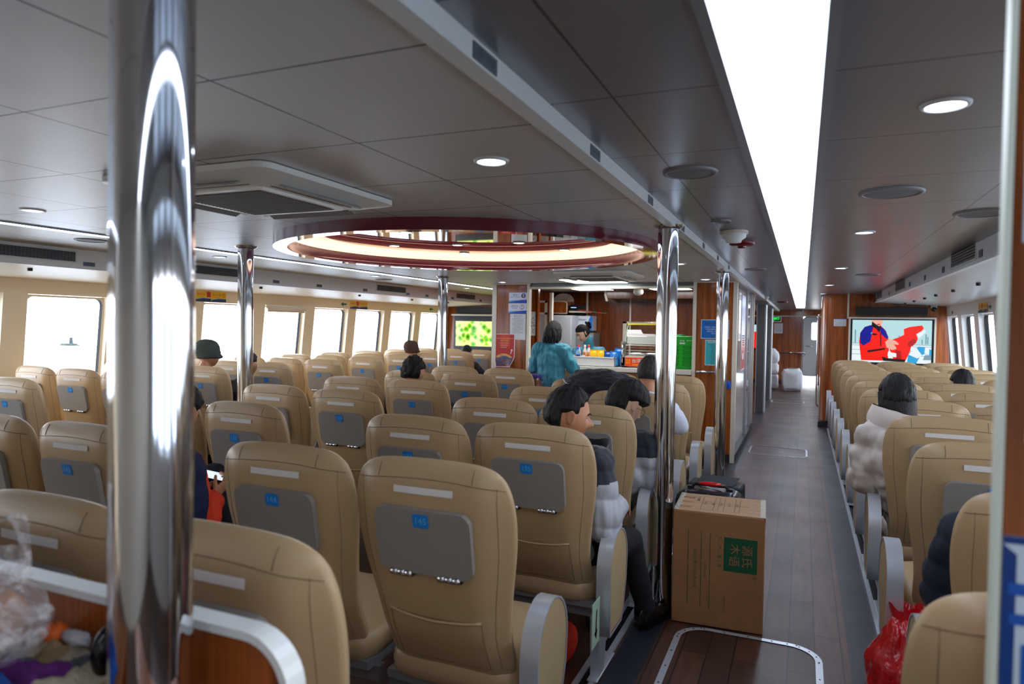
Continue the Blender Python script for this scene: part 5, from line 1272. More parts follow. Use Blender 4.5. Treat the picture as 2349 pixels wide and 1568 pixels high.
def simple_hair(cov, T, material, name='hair', extra=None, n=(96, 64)):
    def f(t, hm, org):
        m = MB(); hair_shell(m, cov, T, n)
        if extra: extra(m)
        m.v = [tuple(hm@V(p)-org) for p in m.v]; m.build(name, material, t)
    return f
def seated(sx, sy, head, tw=0, **k):
    """default seated joints around a seat with its label plate at (sx, sy)"""
    hx, hy, hz = head; c, s = math.cos(R(tw)), math.sin(R(tw))
    cx, cy = k.get('cx', (sx+hx)/2), sy+.235
    def P(x, y, z, ox=None, oy=None): ox = cx if ox is None else ox; oy = cy if oy is None else oy; return (ox+x*c-y*s, oy+x*s+y*c, z)
    J = dict(pelvis=(k.get('px', sx), sy+.27, .56), chest=((cx+hx)/2, sy+.215, hz-.33), neck=(hx-.03*math.sin(0), hy-.045, hz-.165),
             sr=P(.165, -.02, hz-.255, hx*.7+cx*.3), sl=P(-.165, -.02, hz-.255, hx*.7+cx*.3), er=P(.235, .06, .73), el=P(-.235, .06, .73), wr=P(.16, .27, .66), wl=P(-.16, .27, .66),
             hr=(sx+.09, sy+.30, .53), hl=(sx-.09, sy+.30, .53), kr=(sx+.13, sy+.62, .53), kl=(sx-.13, sy+.62, .53), ar=(sx+.13, sy+.60, .09), al=(sx-.13, sy+.60, .09))
    J.update(k.get('J', {})); return J
def glasses(t, hm, org, rim, r=.021):
    m = MB()
    for s in (-1, 1):
        m.tube([hm@V((s*.031+r*1.1*math.cos(a), .094, .0+r*math.sin(a)))-org for a in [2*PI*q/22 for q in range(22)]], .0014, 6, closed=True)
        m.tube([hm@V((s*.053, .093, .004))-org, hm@V((s*.072, .075, .006))-org, hm@V((s*.080, .0, .004))-org], .0013, 5)
    m.tube([hm@V((-.010, .094, .003))-org, hm@V((0, .097, .005))-org, hm@V((.010, .094, .003))-org], .0013, 5); g = m.build('glasses', rim, t)
    l = MB()
    for s in (-1, 1): l.add([hm@V((s*.031+r*1.1*math.cos(a), .094, r*math.sin(a)))-org for a in [2*PI*q/20 for q in range(20)]], [tuple(range(20))])
    l.build('lens', M_GLASS, g)
M_NAVYC = mat('navy_cloth', (20, 28, 44), rough=.75, sheen=.3); M_GREYP = mat('grey_puffer', (176, 180, 190), rough=.5); M_BLKC = mat('black_cloth', (14, 15, 20), rough=.8)
M_SHOE = mat('black_leather', (14, 14, 16), rough=.22); M_TEAL = mat('teal_uniform', (62, 146, 168), rough=.65); M_WHP = mat('ivory_puffer', (214, 204, 196), rough=.5); M_ORJ = mat('orange_red_cloth', (236, 62, 24), rough=.6); M_DENIM = mat('dark_jeans', (26, 30, 38), rough=.85)

# 1 man beside the aisle looking across it
hm = hmat((-.985, 2.99, 1.178), -66, -8, 4, 1.06)
J = seated(-1.05, 2.80, (-.985, 2.97, 1.178), cx=-.985, J=dict(sr=(-.845, 2.99, .955), sl=(-1.13, 3.12, .94), er=(-.805, 2.98, .70), wr=(-.80, 3.20, .735), el=(-1.2, 3.2, .72), wl=(-1.0, 3.35, .64), neck=(-.985, 3.0, 1.03), chest=(-.965, 3.03, .82),
   kr=(-.80, 3.45, .50), kl=(-.98, 3.50, .54), ar=(-.735, 3.60, .10), al=(-.98, 3.50, .10), hr=(-.93, 3.1, .53), fr=(.28, .9, 0), fl=(0, 1, 0), hdr=(.05, 1, -.25)))
def mf1(c): return 0 if c.z > .895+.05*math.sin(c.y*30)*0+.18*(c.x+.80) else 1
def hair1(t, hm, org):
    simple_hair(lambda d: cov_short(d)*(1-smoothstep(.45, .7, d.y)*smoothstep(.74, .60, d.z)), lambda d: (.013+.006*max(0, d.z))*(1-.6*smoothstep(.1, .8, d.y)), M_HAIR, n=(150, 100))(t, hm, org)
p1 = person('middle-aged man with short black hair, navy and grey puffer jacket, looking across the aisle', (-1.0, 3.05, 0), J, hm, M_SKIN, .0048, hair1,
   [('top', [M_NAVYC, M_GREYP], .034, dict(quilt=.012, qs=.125, fold=.010, mf=mf1, vox=.0075, sleeve=.95)), ('trousers', M_BLKC, .016, dict(vox=.011)), ('shoes', M_SHOE, 0, {})], detail=True)
o = V((-1.0, 3.05, 0))
m = MB(); m.grid(lambda u, v: V((-.905+.075*math.cos(2*PI*u), 3.05+.085*math.sin(2*PI*u), .955+.10*v+.01*math.sin(6*PI*u)*v+.012*math.sin(PI*2*u)))+V((.02*v*math.cos(2*PI*u), .01*v, 0))-o, 28, 5, cu=True); m.build('collar', M_NAVYC, p1)
m = MB(); m.tube([V((-.825+.01*math.sin(i*.9), 3.02, .97-.028*i))-o for i in range(8)], .0016, 5); m.tube([V((-.84, 3.04, 1.0))-o, V((-.812, 3.03, 1.03))-o, V((-.802, 3.02, .98))-o, V((-.83, 3.02, .94))-o], .009, 6); m.build('hood_cord', M_BLACK, p1)

# 2 young man with glasses looking down
hm = hmat((-.945, 3.93, 1.135), -44, -24, 0, 1.07)
J = seated(-1.10, 3.66, (-.945, 3.90, 1.135), cx=-.98, J=dict(sr=(-.81, 3.86, .91), sl=(-1.13, 3.95, .92), er=(-.772, 3.90, .70), wr=(-.82, 4.12, .70), el=(-1.24, 4.02, .72), wl=(-1.0, 4.2, .68), neck=(-.95, 3.89, .98), chest=(-.97, 3.90, .80)))
def hair2(t, hm, org):
    simple_hair(cov_fringe, lambda d: .024+.012*max(0, d.z)+.010*smoothstep(.2, .8, d.y), M_HAIR, n=(150, 100))(t, hm, org)
    glasses(t, hm, org, M_BLACK)
    m = MB(); m.tube([hm@V(q)-org for q in ((.078, .012, -.02), (.08, .03, -.06), (.075, .05, -.11), (.10, .06, -.15), (.07, .04, -.20))], .0015, 5); m.ell(hm@V((.080, .010, -.012))-org, (.007, .007, .009), 10, 8); m.build('earphones', M_WHITE, t)
p2 = person('young man in glasses with thick black hair, black and grey puffer, head bent down', (-.98, 3.93, 0), J, hm, M_SKIN2, .0055, hair2,
   [('top', [M_NAVYC, M_GREYP], .040, dict(quilt=.011, qs=.12, fold=.010, mf=lambda c: 0 if c.z > .87 else 1, vox=.009, collar=True)), ('trousers', M_BLKC, .016, dict(vox=.014)), ('shoes', M_SHOE, 0, {})], detail=True)

# 3 greying man half behind the pole
hm = hmat((-1.0, 4.87, 1.265), -10, -8, 0, 1.0)
J = seated(-1.07, 4.54, (-1.0, 4.85, 1.265), J=dict(er=(-.775, 4.80, .92), wr=(-.86, 5.0, 1.02)))
person('man with cropped greying hair and a white sleeve, seen from behind by the pole', (-1.05, 4.8, 0), J, hm, M_SKIN, .010, simple_hair(cov_short, .010, M_HAIRG),
   [('top', mat('white_shirt', (206, 214, 232), rough=.7), .024, {}), ('trousers', M_BLKC, .016, {}), ('shoes', M_SHOE, 0, {})], face_hidden=True)

# 4 dark-haired man from behind, row with seat 113
hm = hmat((-2.93, 4.83, 1.19), 8, -10, 0, 1.05)
J = seated(-2.74, 4.54, (-2.93, 4.80, 1.19), J=dict(er=(-2.50, 4.82, .82), sr=(-2.66, 4.80, .95)))
person('man with tousled black hair seen from behind over seat 113, dark navy jacket', (-2.78, 4.8, 0), J, hm, M_SKIN, .010, simple_hair(cov_short, lambda d: .020+.01*noise.noise(d*5), M_HAIR, n=(120, 80)),
   [('top', M_NAVYC, .045, dict(fold=.012)), ('trousers', M_DENIM, .016, {}), ('shoes', M_SHOE, 0, {})], face_hidden=True)

# 5 staff member standing at the kiosk with her back turned
B = V((-2.84, 7.93, 0))
hm = hmat((-2.835, 7.97, 1.525), -12, -18, 0, 1.03)
J = dict(pelvis=(-2.83, 7.90, .90), chest=(-2.84, 7.92, 1.17), neck=(-2.845, 7.93, 1.385), sr=(-2.68, 7.90, 1.30), sl=(-3.01, 7.93, 1.31), er=(-2.56, 7.93, 1.08), el=(-3.09, 7.98, 1.08), wr=(-2.66, 8.16, 1.12), wl=(-2.98, 8.20, 1.13),
   hr=(-2.74, 7.90, .84), hl=(-2.92, 7.90, .84), kr=(-2.73, 7.93, .46), kl=(-2.93, 7.93, .46), ar=(-2.72, 7.88, .09), al=(-2.94, 7.88, .09))
def hair5(t, hm, org):
    m = MB()
    def g(u, v):
        a = 2*PI*u; b = PI*(v-.5); d = V((math.cos(a)*math.cos(b), math.sin(a)*math.cos(b), math.sin(b)))
        k = smoothstep(.72, .45, d.y-.2*d.z)        # open at the face
        p = V((d.x*(.098+.012*smoothstep(.2, -.5, d.z)), d.y*.112-.012, d.z*.135-(.045 if d.z < 0 else 0)*smoothstep(0, -.6, d.z)))
        w_ = .007*math.sin(a*11+d.z*9)*smoothstep(.3, -.5, d.z)+.005*noise.noise(d*7)
        p = p+d*w_; q = head_pt(d)*.96
        return hm@(p*k+q*(1-k))-org
    m.grid(g, 130, 80, cu=True)
    rnd = random.Random(8)
    for i in range(46):
        a = rnd.uniform(PI*.98, PI*2.02); r = rnd.uniform(.085, .10); x0, y0 = r*math.cos(a), r*math.sin(a)*1.05-.01; ph = rnd.uniform(0, 6)
        pts = [hm@V((x0*(1+.06*math.sin(ph+q*1.1)), y0*(1+.06*math.cos(ph+q*1.1)), -.05-.014*q))-org for q in range(rnd.randint(7, 10))]
        m.tube(pts, [.007*(1-.08*q) for q in range(len(pts))], 5)
    m.build('hair', M_HAIRB, t)
person('standing woman with wavy dark hair, teal uniform, back turned, at the kiosk counter', B, J, hm, M_SKIN2, .008, hair5,
   [('top', M_TEAL, .034, dict(fold=.016, vox=.009, collar=True, name='shirt', skirt=True, sleeve=.9)), ('trousers', M_BLKC, .018, {}), ('shoes', M_SHOE, 0, {})], face_hidden=True)

# 6 staff member behind the counter looking down
B = V((-2.80, 9.30, 0))
hm = hmat((-2.855, 9.26, 1.50), 138, -30, 0, 1.03)
J = dict(pelvis=(-2.76, 9.42, .88), chest=(-2.78, 9.40, 1.09), neck=(-2.80, 9.36, 1.325), sr=(-2.975, 9.36, 1.215), sl=(-2.63, 9.38, 1.23), er=(-3.04, 9.24, 1.02), el=(-2.60, 9.25, 1.03), wr=(-2.98, 9.10, 1.12), wl=(-2.74, 9.10, 1.12),
   hr=(-2.86, 9.42, .82), hl=(-2.68, 9.42, .82), kr=(-2.87, 9.40, .45), kl=(-2.67, 9.40, .45), ar=(-2.87, 9.45, .09), al=(-2.67, 9.45, .09), fr=(0, -1, 0), fl=(0, -1, 0), hdr=(.3, -.8, -.4), hdl=(-.3, -.8, -.4))
def cov_tied(d): return max(smoothstep(.30, .45, d.z-.30*max(0, d.y)+.12), smoothstep(.32, .18, d.y)*smoothstep(-.50, -.35, d.z+.15*d.y)) if d.y < .93 or d.z > .3 else 0
def hair6(t, hm, org):
    simple_hair(cov_tied, .010, M_HAIR, n=(120, 84))(t, hm, org)
    m = MB(); m.ell((0, 0, 0), (.045, .035, .042), 20, 14, fn=lambda p, d: hm@(V((0, -.125, .045))+p*(1+.1*noise.noise(d*4)))-org); m.build('hair_bun', M_HAIR, t)
    m = MB()
    for s in (-1, 1): m.ell((0, 0, 0), (.034, .016, .028), 16, 10, fn=lambda p, d, s=s: hm@(V((s*.036, -.135, .088))+p)-org)
    m.build('bow', mat('navy_satin', (16, 22, 80), rough=.35), t); glasses(t, hm, org, M_CHROME2, .023)
person('woman with tied black hair, glasses and teal jacket, looking down behind the counter', B, J, hm, M_SKIN2, .0062, hair6,
   [('top', M_TEAL, .030, dict(fold=.010, vox=.009, collar=True, cw=.006)), ('trousers', M_BLKC, .016, {}), ('shoes', M_SHOE, 0, {})], detail=True)

# 7 woman in an ivory puffer on the other block
hm = hmat((.50, 4.42, 1.215), 4, -14, 0, 1.05)
J = seated(.66, 4.10, (.50, 4.36, 1.215), cx=.56, J=dict(sl=(.39, 4.33, .99), sr=(.66, 4.33, .97), el=(.345, 4.36, .76), wl=(.40, 4.58, .69), er=(.80, 4.40, .74)))
def hair7(t, hm, org):
    m = MB(); hair_shell(m, cov_fringe, .018, (120, 80)); 
    def g(u, v):
        a = PI*1.0+PI*u; r = .094; return V((r*math.cos(a)*(1-.05*v), r*1.05*math.sin(a)-.006, .03-.22*v+.0))*1.0
    m.grid(g, 40, 10); m.v = [tuple(hm@V(p)-org) for p in m.v]; m.build('hair', M_HAIR, t)
p7 = person('person with long straight black hair in an ivory puffer coat beside the aisle', (.6, 4.38, 0), J, hm, M_SKIN2, .010, hair7,
   [('top', M_WHP, .052, dict(quilt=.012, qs=.14, fold=.020, vox=.010)), ('trousers', M_BLKC, .016, {}), ('shoes', M_SHOE, 0, {})], face_hidden=True)
o = V((.6, 4.38, 0)); m = MB()
m.grid(lambda u, v: V((.50+(.125+.03*math.sin(PI*v))*math.cos(2*PI*u), 4.38+(.115+.03*math.sin(PI*v))*math.sin(2*PI*u), 1.02+.13*v+.03*math.cos(2*PI*u)*v*(-1)+.008*noise.noise(V((u*12, v*4, 0)))))-o, 40, 8, cu=True); m.build('hood', M_WHP, p7)

# 8 head over the far seats of the screen block
hm = hmat((1.29, 7.02, 1.135), 5, -5, 0, 1.05)
person('person with black hair whose crown shows over the middle seat facing the big screen', (1.27, 6.98, 0), seated(1.25, 6.75, (1.29, 7.0, 1.135)), hm, M_SKIN2, .012, simple_hair(cov_short, .018, M_HAIR, n=(70, 50)),
   [('top', M_BLKC, .03, {}), ('trousers', M_BLKC, .016, {}), ('shoes', M_SHOE, 0, {})], face_hidden=True)
# 9 person by the doorway panel, navy sleeve
hm = hmat((.70, 2.60, 1.18), 0, -20, 0, 1.03)
person('person in a dark navy quilted coat, elbow by the armrest above the red bag', (.66, 2.55, 0), seated(.66, 2.275, (.70, 2.58, 1.18), J=dict(sl=(.51, 2.52, .93), el=(.475, 2.60, .74), wl=(.56, 2.80, .68))), hm, M_SKIN, .011, simple_hair(cov_short, .016, M_HAIR, n=(70, 50)),
   [('top', mat('deep_navy_quilt', (14, 24, 44), rough=.8), .055, dict(quilt=.010, qs=.09, fold=.010, vox=.012)), ('trousers', M_BLKC, .016, {}), ('shoes', M_SHOE, 0, {})], face_hidden=True)
# 10 woolly hat
hm = hmat((-5.60, 5.22, 1.235), -50, 0, 0, 1.05)
def beanie(col, nm):
    def f(t, hm, org):
        m = MB(); hair_shell(m, lambda d: 1 if d.z > .0-.25*(d.y < .2) else smoothstep(-.35, -.1, d.z), lambda d: .016+.018*smoothstep(.3, .9, d.z)+.030*smoothstep(.0, -.8, d.y)*smoothstep(-.1, .4, d.z), (60, 40)); 
        m.tube([head_pt(V((math.cos(a)*.98, math.sin(a)*.98, .10-.12*(math.sin(a) < 0)))).normalized()*.0+head_pt(V((math.cos(a)*.97, math.sin(a)*.97, .08)))*1.05 for a in [2*PI*q/30 for q in range(30)]], .011, 8, closed=True)
        m.v = [tuple(hm@V(p)-org) for p in m.v]; m.build('woolly_hat', mat(nm, col, rough=.95, bump=.8, bscale=220), t)
    return f
person('person in a slouchy grey-green woolly hat against the bright window', (-5.62, 5.15, 0), seated(-5.66, 4.79, (-5.60, 5.18, 1.235)), hm, M_SKIN, .011, beanie((74, 84, 80), 'grey_green_wool'),
   [('top', M_BLKC, .03, {}), ('trousers', M_BLKC, .016, {}), ('shoes', M_SHOE, 0, {})])
# 11 beside the near pole
hm = hmat((-4.99, 4.28, 1.225), -20, 0, 0, 1.0)
def fur(t, hm, org):
    simple_hair(cov_short, .018, M_HAIR, n=(60, 40))(t, hm, org)
    m = MB(); m.tube([hm@V((.10*math.cos(a), .09*math.sin(a)-.02, -.13))-org for a in [2*PI*q/20 for q in range(20)]], .030, 10, closed=True); m.build('fur_collar', mat('ginger_fur', (196, 126, 60), rough=.95, bump=1, bscale=150), t)
person('person with dark hair and ginger fur collar, nearly hidden by the near pole', (-5.05, 4.2, 0), seated(-5.12, 3.945, (-4.99, 4.24, 1.225)), hm, M_SKIN2, .012, fur,
   [('top', M_BLKC, .035, {}), ('trousers', M_BLKC, .016, {}), ('shoes', M_SHOE, 0, {})], face_hidden=True)
# 12, 13, 15 distant heads
hm = hmat((-5.46, 8.95, 1.185), -40, 0, 0, 1.0)
person('distant passenger in a brown knitted hat by the windows', (-5.6, 8.7, 0), seated(-5.66, 8.17+.845*.5, (-5.46, 8.93, 1.185)), hm, M_SKIN, .014, beanie((88, 66, 56), 'brown_wool'),
   [('top', M_BLKC, .03, {}), ('trousers', M_BLKC, .016, {}), ('shoes', M_SHOE, 0, {})])
hm = hmat((-5.12, 10.12, 1.125), 0, 0, 0, 1.0)
person('distant passenger with black hair below the green leaf screen', (-5.13, 10.1, 0), seated(-5.14, 9.86, (-5.12, 10.1, 1.125), J=dict(sr=(-4.95, 10.06, .90), er=(-4.84, 10.08, .80))), hm, M_SKIN, .014, simple_hair(cov_short, .016, M_HAIR, n=(50, 36)),
   [('top', M_BLKC, .04, {}), ('trousers', M_BLKC, .016, {}), ('shoes', M_SHOE, 0, {})], face_hidden=True)
hm = hmat((-5.07, 5.22, 1.155), 0, 0, 0, 1.0)
person('passenger with dark hair mostly hidden behind the slim pole', (-5.2, 5.15, 0), seated(-5.16, 4.79, (-5.07, 5.19, 1.155)), hm, M_SKIN, .014, simple_hair(cov_short, .016, M_HAIR, n=(50, 36)),
   [('top', M_BLKC, .03, {}), ('trousers', M_BLKC, .016, {}), ('shoes', M_SHOE, 0, {})], face_hidden=True)
# 14 person with a phone beside the near pole
hm = hmat((-2.625, 2.26, 1.165), 0, -30, 0, 1.05)
J = seated(-2.72, 1.92, (-2.63, 2.2, 1.165), cx=-2.67, J=dict(neck=(-2.64, 2.17, 1.03), sr=(-2.50, 2.20, .93), sl=(-2.80, 2.24, .95), er=(-2.50, 2.27, .62), wr=(-2.575, 2.43, .745), el=(-2.82, 2.30, .66), wl=(-2.70, 2.43, .76), hdr=(-.1, .85, .5), hdl=(.5, .8, .3), pnr=(-.9, .0, .4), pnl=(.6, 0, -.6),
   kr=(-2.75, 2.60, .79), ar=(-2.62, 2.66, .40), hr=(-2.68, 2.24, .56), kl=(-2.84, 2.58, .55), al=(-2.84, 2.58, .12)))
person('person beside the near pole in a navy and orange-red jacket holding up a phone', (-2.7, 2.2, 0), J, hm, M_SKIN, .0062, simple_hair(cov_short, .022, M_HAIR, n=(110, 76)),
   [('top', [M_ORJ, mat('deep_blue_cloth', (20, 34, 74), rough=.75)], .036, dict(fold=.012, vox=.010, mf=lambda c: 0 if (c.y > 2.25 and c.z > .56 and c.x > -2.66) else 1, sleeve=.88)), ('trousers', M_DENIM, .02, dict(vox=.012)), ('shoes', M_SHOE, 0, {})], detail=True, curl=.7)
t = thing('phone', 'lit smartphone held by the person in the orange-red sleeve', 'phone', (-2.615, 2.515, .822)); t.rotation_euler = (R(-20), R(20), R(-42))
MB().box(-.037, .037, -.078, .078, -.004, .004).build('phone_case', M_BLACK, t, bevel=.003); m = MB(); m.box(-.034, .034, -.074, .074, .004, .0047, 0); m.box(-.034, .034, .02, .055, .0048, .005, 1); m.box(-.005, .005, .0, .01, .0049, .0052, 2); m.build('phone_screen', [mat('phone_glow', (214, 228, 245), emit=.8), mat('phone_sea', (60, 120, 160), emit=.6), M_BLACK], t)
# ---------------------------------------------------------------- counter with raised wooden rim close to the camera
t = thing('luggage_counter', 'wooden counter with a raised rim edged in white plastic, around the near pole', 'counter', (-1.5, .6, 0))
o = V((-1.5, .6, 0))
def W_(x, y, z): return V((x, y, z))-o
m = MB()
m.box(-2.6+1.5, -.97+1.5, .28-.6, .815-.6, .985, 1.0).box(-.80+1.5, -.70+1.5, .28-.6, .815-.6, .985, 1.0).box(-.97+1.5, -.80+1.5, .79-.6, .815-.6, .985, 1.0)
m.build('counter_board', wood_mat('counter_wood', (120, 62, 26), (176, 104, 48), axis='X', rough=.4), t)
zt = 1.108
prof = [(-2.6, zt), (-.79, zt)]+[(-.79+.09*math.sin(R(a)), zt-.09+.09*math.cos(R(a))) for a in range(10, 91, 10)]+[(-.70, .0)]
ins = [(-2.6, zt-.014), (-.79, zt-.014)]+[(-.79+.076*math.sin(R(a)), zt-.090+.076*math.cos(R(a))) for a in range(10, 91, 10)]+[(-.714, .0)]
m = MB(); m.prism([W_(x, .815, z) for x, z in ins+[(-2.6, 0)]], (0, .022, 0)); m.build('rim_panel', wood_mat('rim_wood', (128, 58, 22), (186, 100, 44), axis='Z', rough=.3), t)
m = MB(); n_ = len(prof)
A = [W_(x, .806, z) for x, z in prof]; B_ = [W_(x, .846, z) for x, z in prof]; C_ = [W_(x, .806, z) for x, z in ins]; D_ = [W_(x, .846, z) for x, z in ins]
for P, Q in ((A, B_), (C_, A), (B_, D_), (D_, C_)): m.add(P+Q, [(i, i+1, n_+i+1, n_+i) for i in range(n_-1)], 0, False)
m.build('white_edging', mat('white_edge_plastic', (236, 240, 238), rough=.25), t, bevel=.003)
MB().box(-2.6+1.5, -.97+1.5, .28-.6, .30-.6, .0, .985).box(-2.6+1.5, -2.58+1.5, .3-.6, .8-.6, 0, .985).build('counter_front', M_WOOD, t)

# thin plastic carrier bag with something brown inside
t = thing('carrier_bag', 'thin clear plastic carrier bag with two handles up, full of brown buns', 'plastic bag', (-1.205, .68, 1.035)); t.scale = (.78, .78, .72); o = V((0, 0, 0))
bagm = bpy.data.materials.new('thin_plastic_film'); bagm.use_nodes = True; n = bagm.node_tree.nodes; L = bagm.node_tree.links; bs = n['Principled BSDF']
bs.inputs['Base Color'].default_value = (.9, .88, .9, 1); bs.inputs['Roughness'].default_value = .18; bs.inputs['Specular IOR Level'].default_value = .9
tr_ = n.new('ShaderNodeBsdfTransparent'); ms = n.new('ShaderNodeMixShader'); lw = n.new('ShaderNodeTexNoise'); lw.inputs['Scale'].default_value = 9; lw.inputs['Distortion'].default_value = 2.5; lw.inputs['Detail'].default_value = 4
tcn = n.new('ShaderNodeTexCoord'); L.new(tcn.outputs['Object'], lw.inputs['Vector']); rpm = n.new('ShaderNodeMapRange'); rpm.inputs[1].default_value = .42; rpm.inputs[2].default_value = .72; rpm.inputs[3].default_value = .16; rpm.inputs[4].default_value = .7; L.new(lw.outputs['Fac'], rpm.inputs[0])
L.new(rpm.outputs[0], ms.inputs[0]); L.new(tr_.outputs[0], ms.inputs[1]); L.new(bs.outputs[0], ms.inputs[2]); L.new(ms.outputs[0], n['Material Output'].inputs[0])
bp = n.new('ShaderNodeBump'); bp.inputs['Strength'].default_value = 1; bp.inputs['Distance'].default_value = .01; nz_ = n.new('ShaderNodeTexNoise'); nz_.inputs['Scale'].default_value = 22; nz_.inputs['Distortion'].default_value = 3; L.new(tcn.outputs['Object'], nz_.inputs['Vector']); L.new(nz_.outputs['Fac'], bp.inputs['Height']); L.new(bp.outputs[0], bs.inputs['Normal'])
m = MB()
def bagf(u, v):
    a = 2*PI*u; k = v
    r = .055+.060*math.sin(PI*min(1, k*1.25+.10))**.8 if k < .8 else .055+.06*math.sin(PI*.9)**.8*(1-(k-.8)*2.2)
    z = .012+.225*k
    fold = .012*noise.noise(V((math.cos(a)*3, math.sin(a)*3, k*6)))+.006*math.sin(a*9+k*5)*k
    return V((r*1.15*math.cos(a)+fold*math.cos(a), r*.85*math.sin(a)+fold*math.sin(a), z))
m.grid(bagf, 60, 30, cu=True); m.build('bag_body', bagm, t)
for dx, lean, hh in ((-.055, -.02, .16), (.06, .045, .145)):
    m = MB()
    def hf(u, v, dx=dx, lean=lean, hh=hh):
        a = PI*u; w_ = .016+.012*abs(math.cos(a)); c_ = V((dx+.030*math.cos(a)*(1.1-.2*math.sin(a))+lean*math.sin(a), -.02+.03*math.cos(a), .20+hh*math.sin(a)))
        return c_+V((math.cos(a)*.4, .9, .3*math.sin(a))).normalized()*(v-.5)*w_+V((0, .004*math.sin(v*9+u*12), 0))
    m.grid(hf, 26, 4); m.build('bag_handle', bagm, t)
MB().ell((0, 0, .085), (.088, .062, .075), 30, 20, fn=lambda p, d: p*(1+.12*noise.noise(d*2.2))).build('buns', mat('bun_brown', (176, 116, 70), rough=.7, vary=.4, vscale=18), t)

t = thing('mandarin', 'small bright orange mandarin lying on the checked scarf', 'fruit', (-1.188, .776, 1.042))
MB().ell((0, 0, 0), (.021, .021, .0175), 24, 16, fn=lambda p, d: p*(1-.12*math.exp(-((1-d.z)/.05)**2))).build('peel', mat('mandarin_peel', (236, 104, 16), rough=.45, bump=.25, bscale=500), t)
MB().lathe([(.0005, .017), (.002, .0175), (.0025, .016)], n=8).build('stalk', mat('stalk_green', (70, 80, 30)), t)
t = thing('tissue', 'crumpled grey-white tissue beside the mandarin', 'tissue', (-1.138, .780, 1.030)); MB().ell((0, 0, .011), (.034, .014, .011), 24, 14, fn=lambda p, d: p*(1+.45*noise.noise(d*3.1))).build('paper', mat('tissue_grey', (186, 184, 188), rough=.9), t)

def cloth(name, lab, cat, cx, cy, w_, d_, h_, rot, mats, mf, seed, z0=1.0, nu=60, nv=44):
    t = thing(name, lab, cat, (cx, cy, z0)); m = MB(); c_, s_ = math.cos(R(rot)), math.sin(R(rot))
    def f(u, v):
        x, y = (u-.5)*w_, (v-.5)*d_; e = smoothstep(0, .16, min(u, 1-u))*smoothstep(0, .2, min(v, 1-v))
        z = .003+h_*e*(.55+.45*noise.noise(V((u*3, v*3, seed))))+.010*e*noise.noise(V((u*9, v*8, seed)))+.004*noise.noise(V((u*24, v*22, seed)))*e
        x += .02*noise.noise(V((v*4, seed, 1))); y += .02*noise.noise(V((u*4, seed, 5)))
        return V((x*c_-y*s_, x*s_+y*c_, max(.001, z)))
    m.grid(f, nu, nv, mfn=mf); m.grid(lambda u, v: V((f(u, v).x, f(u, v).y, .0005)), 12, 8); m.build('folded_cloth', mats, t); return t
KN = [mat('wool_cream', (198, 186, 160), rough=.95, bump=1, bscale=260), mat('wool_grey', (92, 98, 108), rough=.95, bump=1, bscale=260), mat('wool_purple', (112, 40, 130), rough=.95, bump=1, bscale=260), mat('wool_tan', (176, 146, 104), rough=.95, bump=1, bscale=260)]
def chk(u, v):
    a, b = int(u*6.2), int(v*3.4)
    if 3 <= a <= 4 and b <= 1: return 2
    if a == 2 and b == 0: return 2
    return (1, 0, 3, 0)[(a+2*b) % 4]
cloth('checked_scarf', 'woolly checked scarf in cream, grey and purple, bunched on the counter', 'scarf', -1.14, .722, .24, .15, .048, -8, KN, chk, 3.3)
cloth('blue_fleece', 'royal blue fleece cloth with white patches below the plastic bag', 'cloth', -1.15, .60, .26, .14, .05, -10, [mat('fleece_blue', (24, 82, 170), rough=.95, bump=1, bscale=220), KN[0]], lambda u, v: 1 if (.38 < u < .46 and v > .3) else 0, 7.1)
t = thing('black_pouch', 'glossy black pouch with a chrome zip standing beside the near pole', 'pouch', (-1.035, .765, 1.0)); MB().ell((0, 0, .045), (.018, .032, .045), 20, 16).build('pouch_body', mat('glossy_black', (10, 10, 12), rough=.15), t); MB().tube([(0, .01, .085), (.002, .012, .125)], .005, 8).build('zip_pull', M_CHROME, t)

# ---------------------------------------------------------------- doorway panel on the aisle side, close to the camera
pw = MB(); pw.box(.2270, 1.6, 1.0, 1.012, 0, 2.3); struct(pw, 'wall_doorway', M_WOOD)
struct(MB().box(.220, .2275, .990, 1.013, 0, 2.3), 'trim_11', mat('pale_green_trim', (214, 220, 204), rough=.35))
def d_p1(m, P, W, H):
    m.add([P(-1, .84), P(1, .84), P(1, 1), P(-1, 1)], [(0, 1, 2, 3)], 1)
    for i in range(14): m.text('乘船安全须知 请遵守', P(-.2, .72-.11*i), ux, uz, .012, 2)
sheet('safety_notice', .250, .50, 1.46, 1.64, .999, 'white printed notice with a blue top on the close wooden panel', 'notice', [M_PAPER, M_BLUE2, mat('pale_print', (140, 150, 170), rough=.8)], d_p1)
def d_p2(m, P, W, H):
    m.add([P(-1.0, -1), P(-.94, -1), P(-.94, .93), P(-1, .97)], [(0, 1, 2, 3)], 1); m.add([P(-1, .97), P(1, .97), P(1, 1), P(-1, 1)], [(0, 1, 2, 3)], 1)
    m.text('司', P(-.62, .50, 2), ux, uz, .21, 2); m.text('码', P(-.12, .50, 2), ux, uz, .21, 2); m.text('緣', P(-.62, .02, 2), ux, uz, .15, 2)
    for i in range(7): m.text('海上旅游 欢迎乘坐', P(0, -.25-.1*i, 2), ux, uz, .02, 1)
sheet('blue_print_poster', .2305, .72, .72, 1.345, .999, 'white poster with big blue lettering low on the close wooden panel', 'poster', [mat('poster_pale_blue', (206, 220, 232), rough=.2), mat('deep_blue_line', (20, 60, 130), rough=.3), mat('letter_blue', (30, 90, 180), rough=.3)], d_p2)
def d_p3(m, P, W, H):
    for i in range(6): m.add([P(-.8, .7-.25*i), P(.8, .7-.25*i), P(.8, .64-.25*i), P(-.8, .64-.25*i)], [(3, 2, 1, 0)], 1)
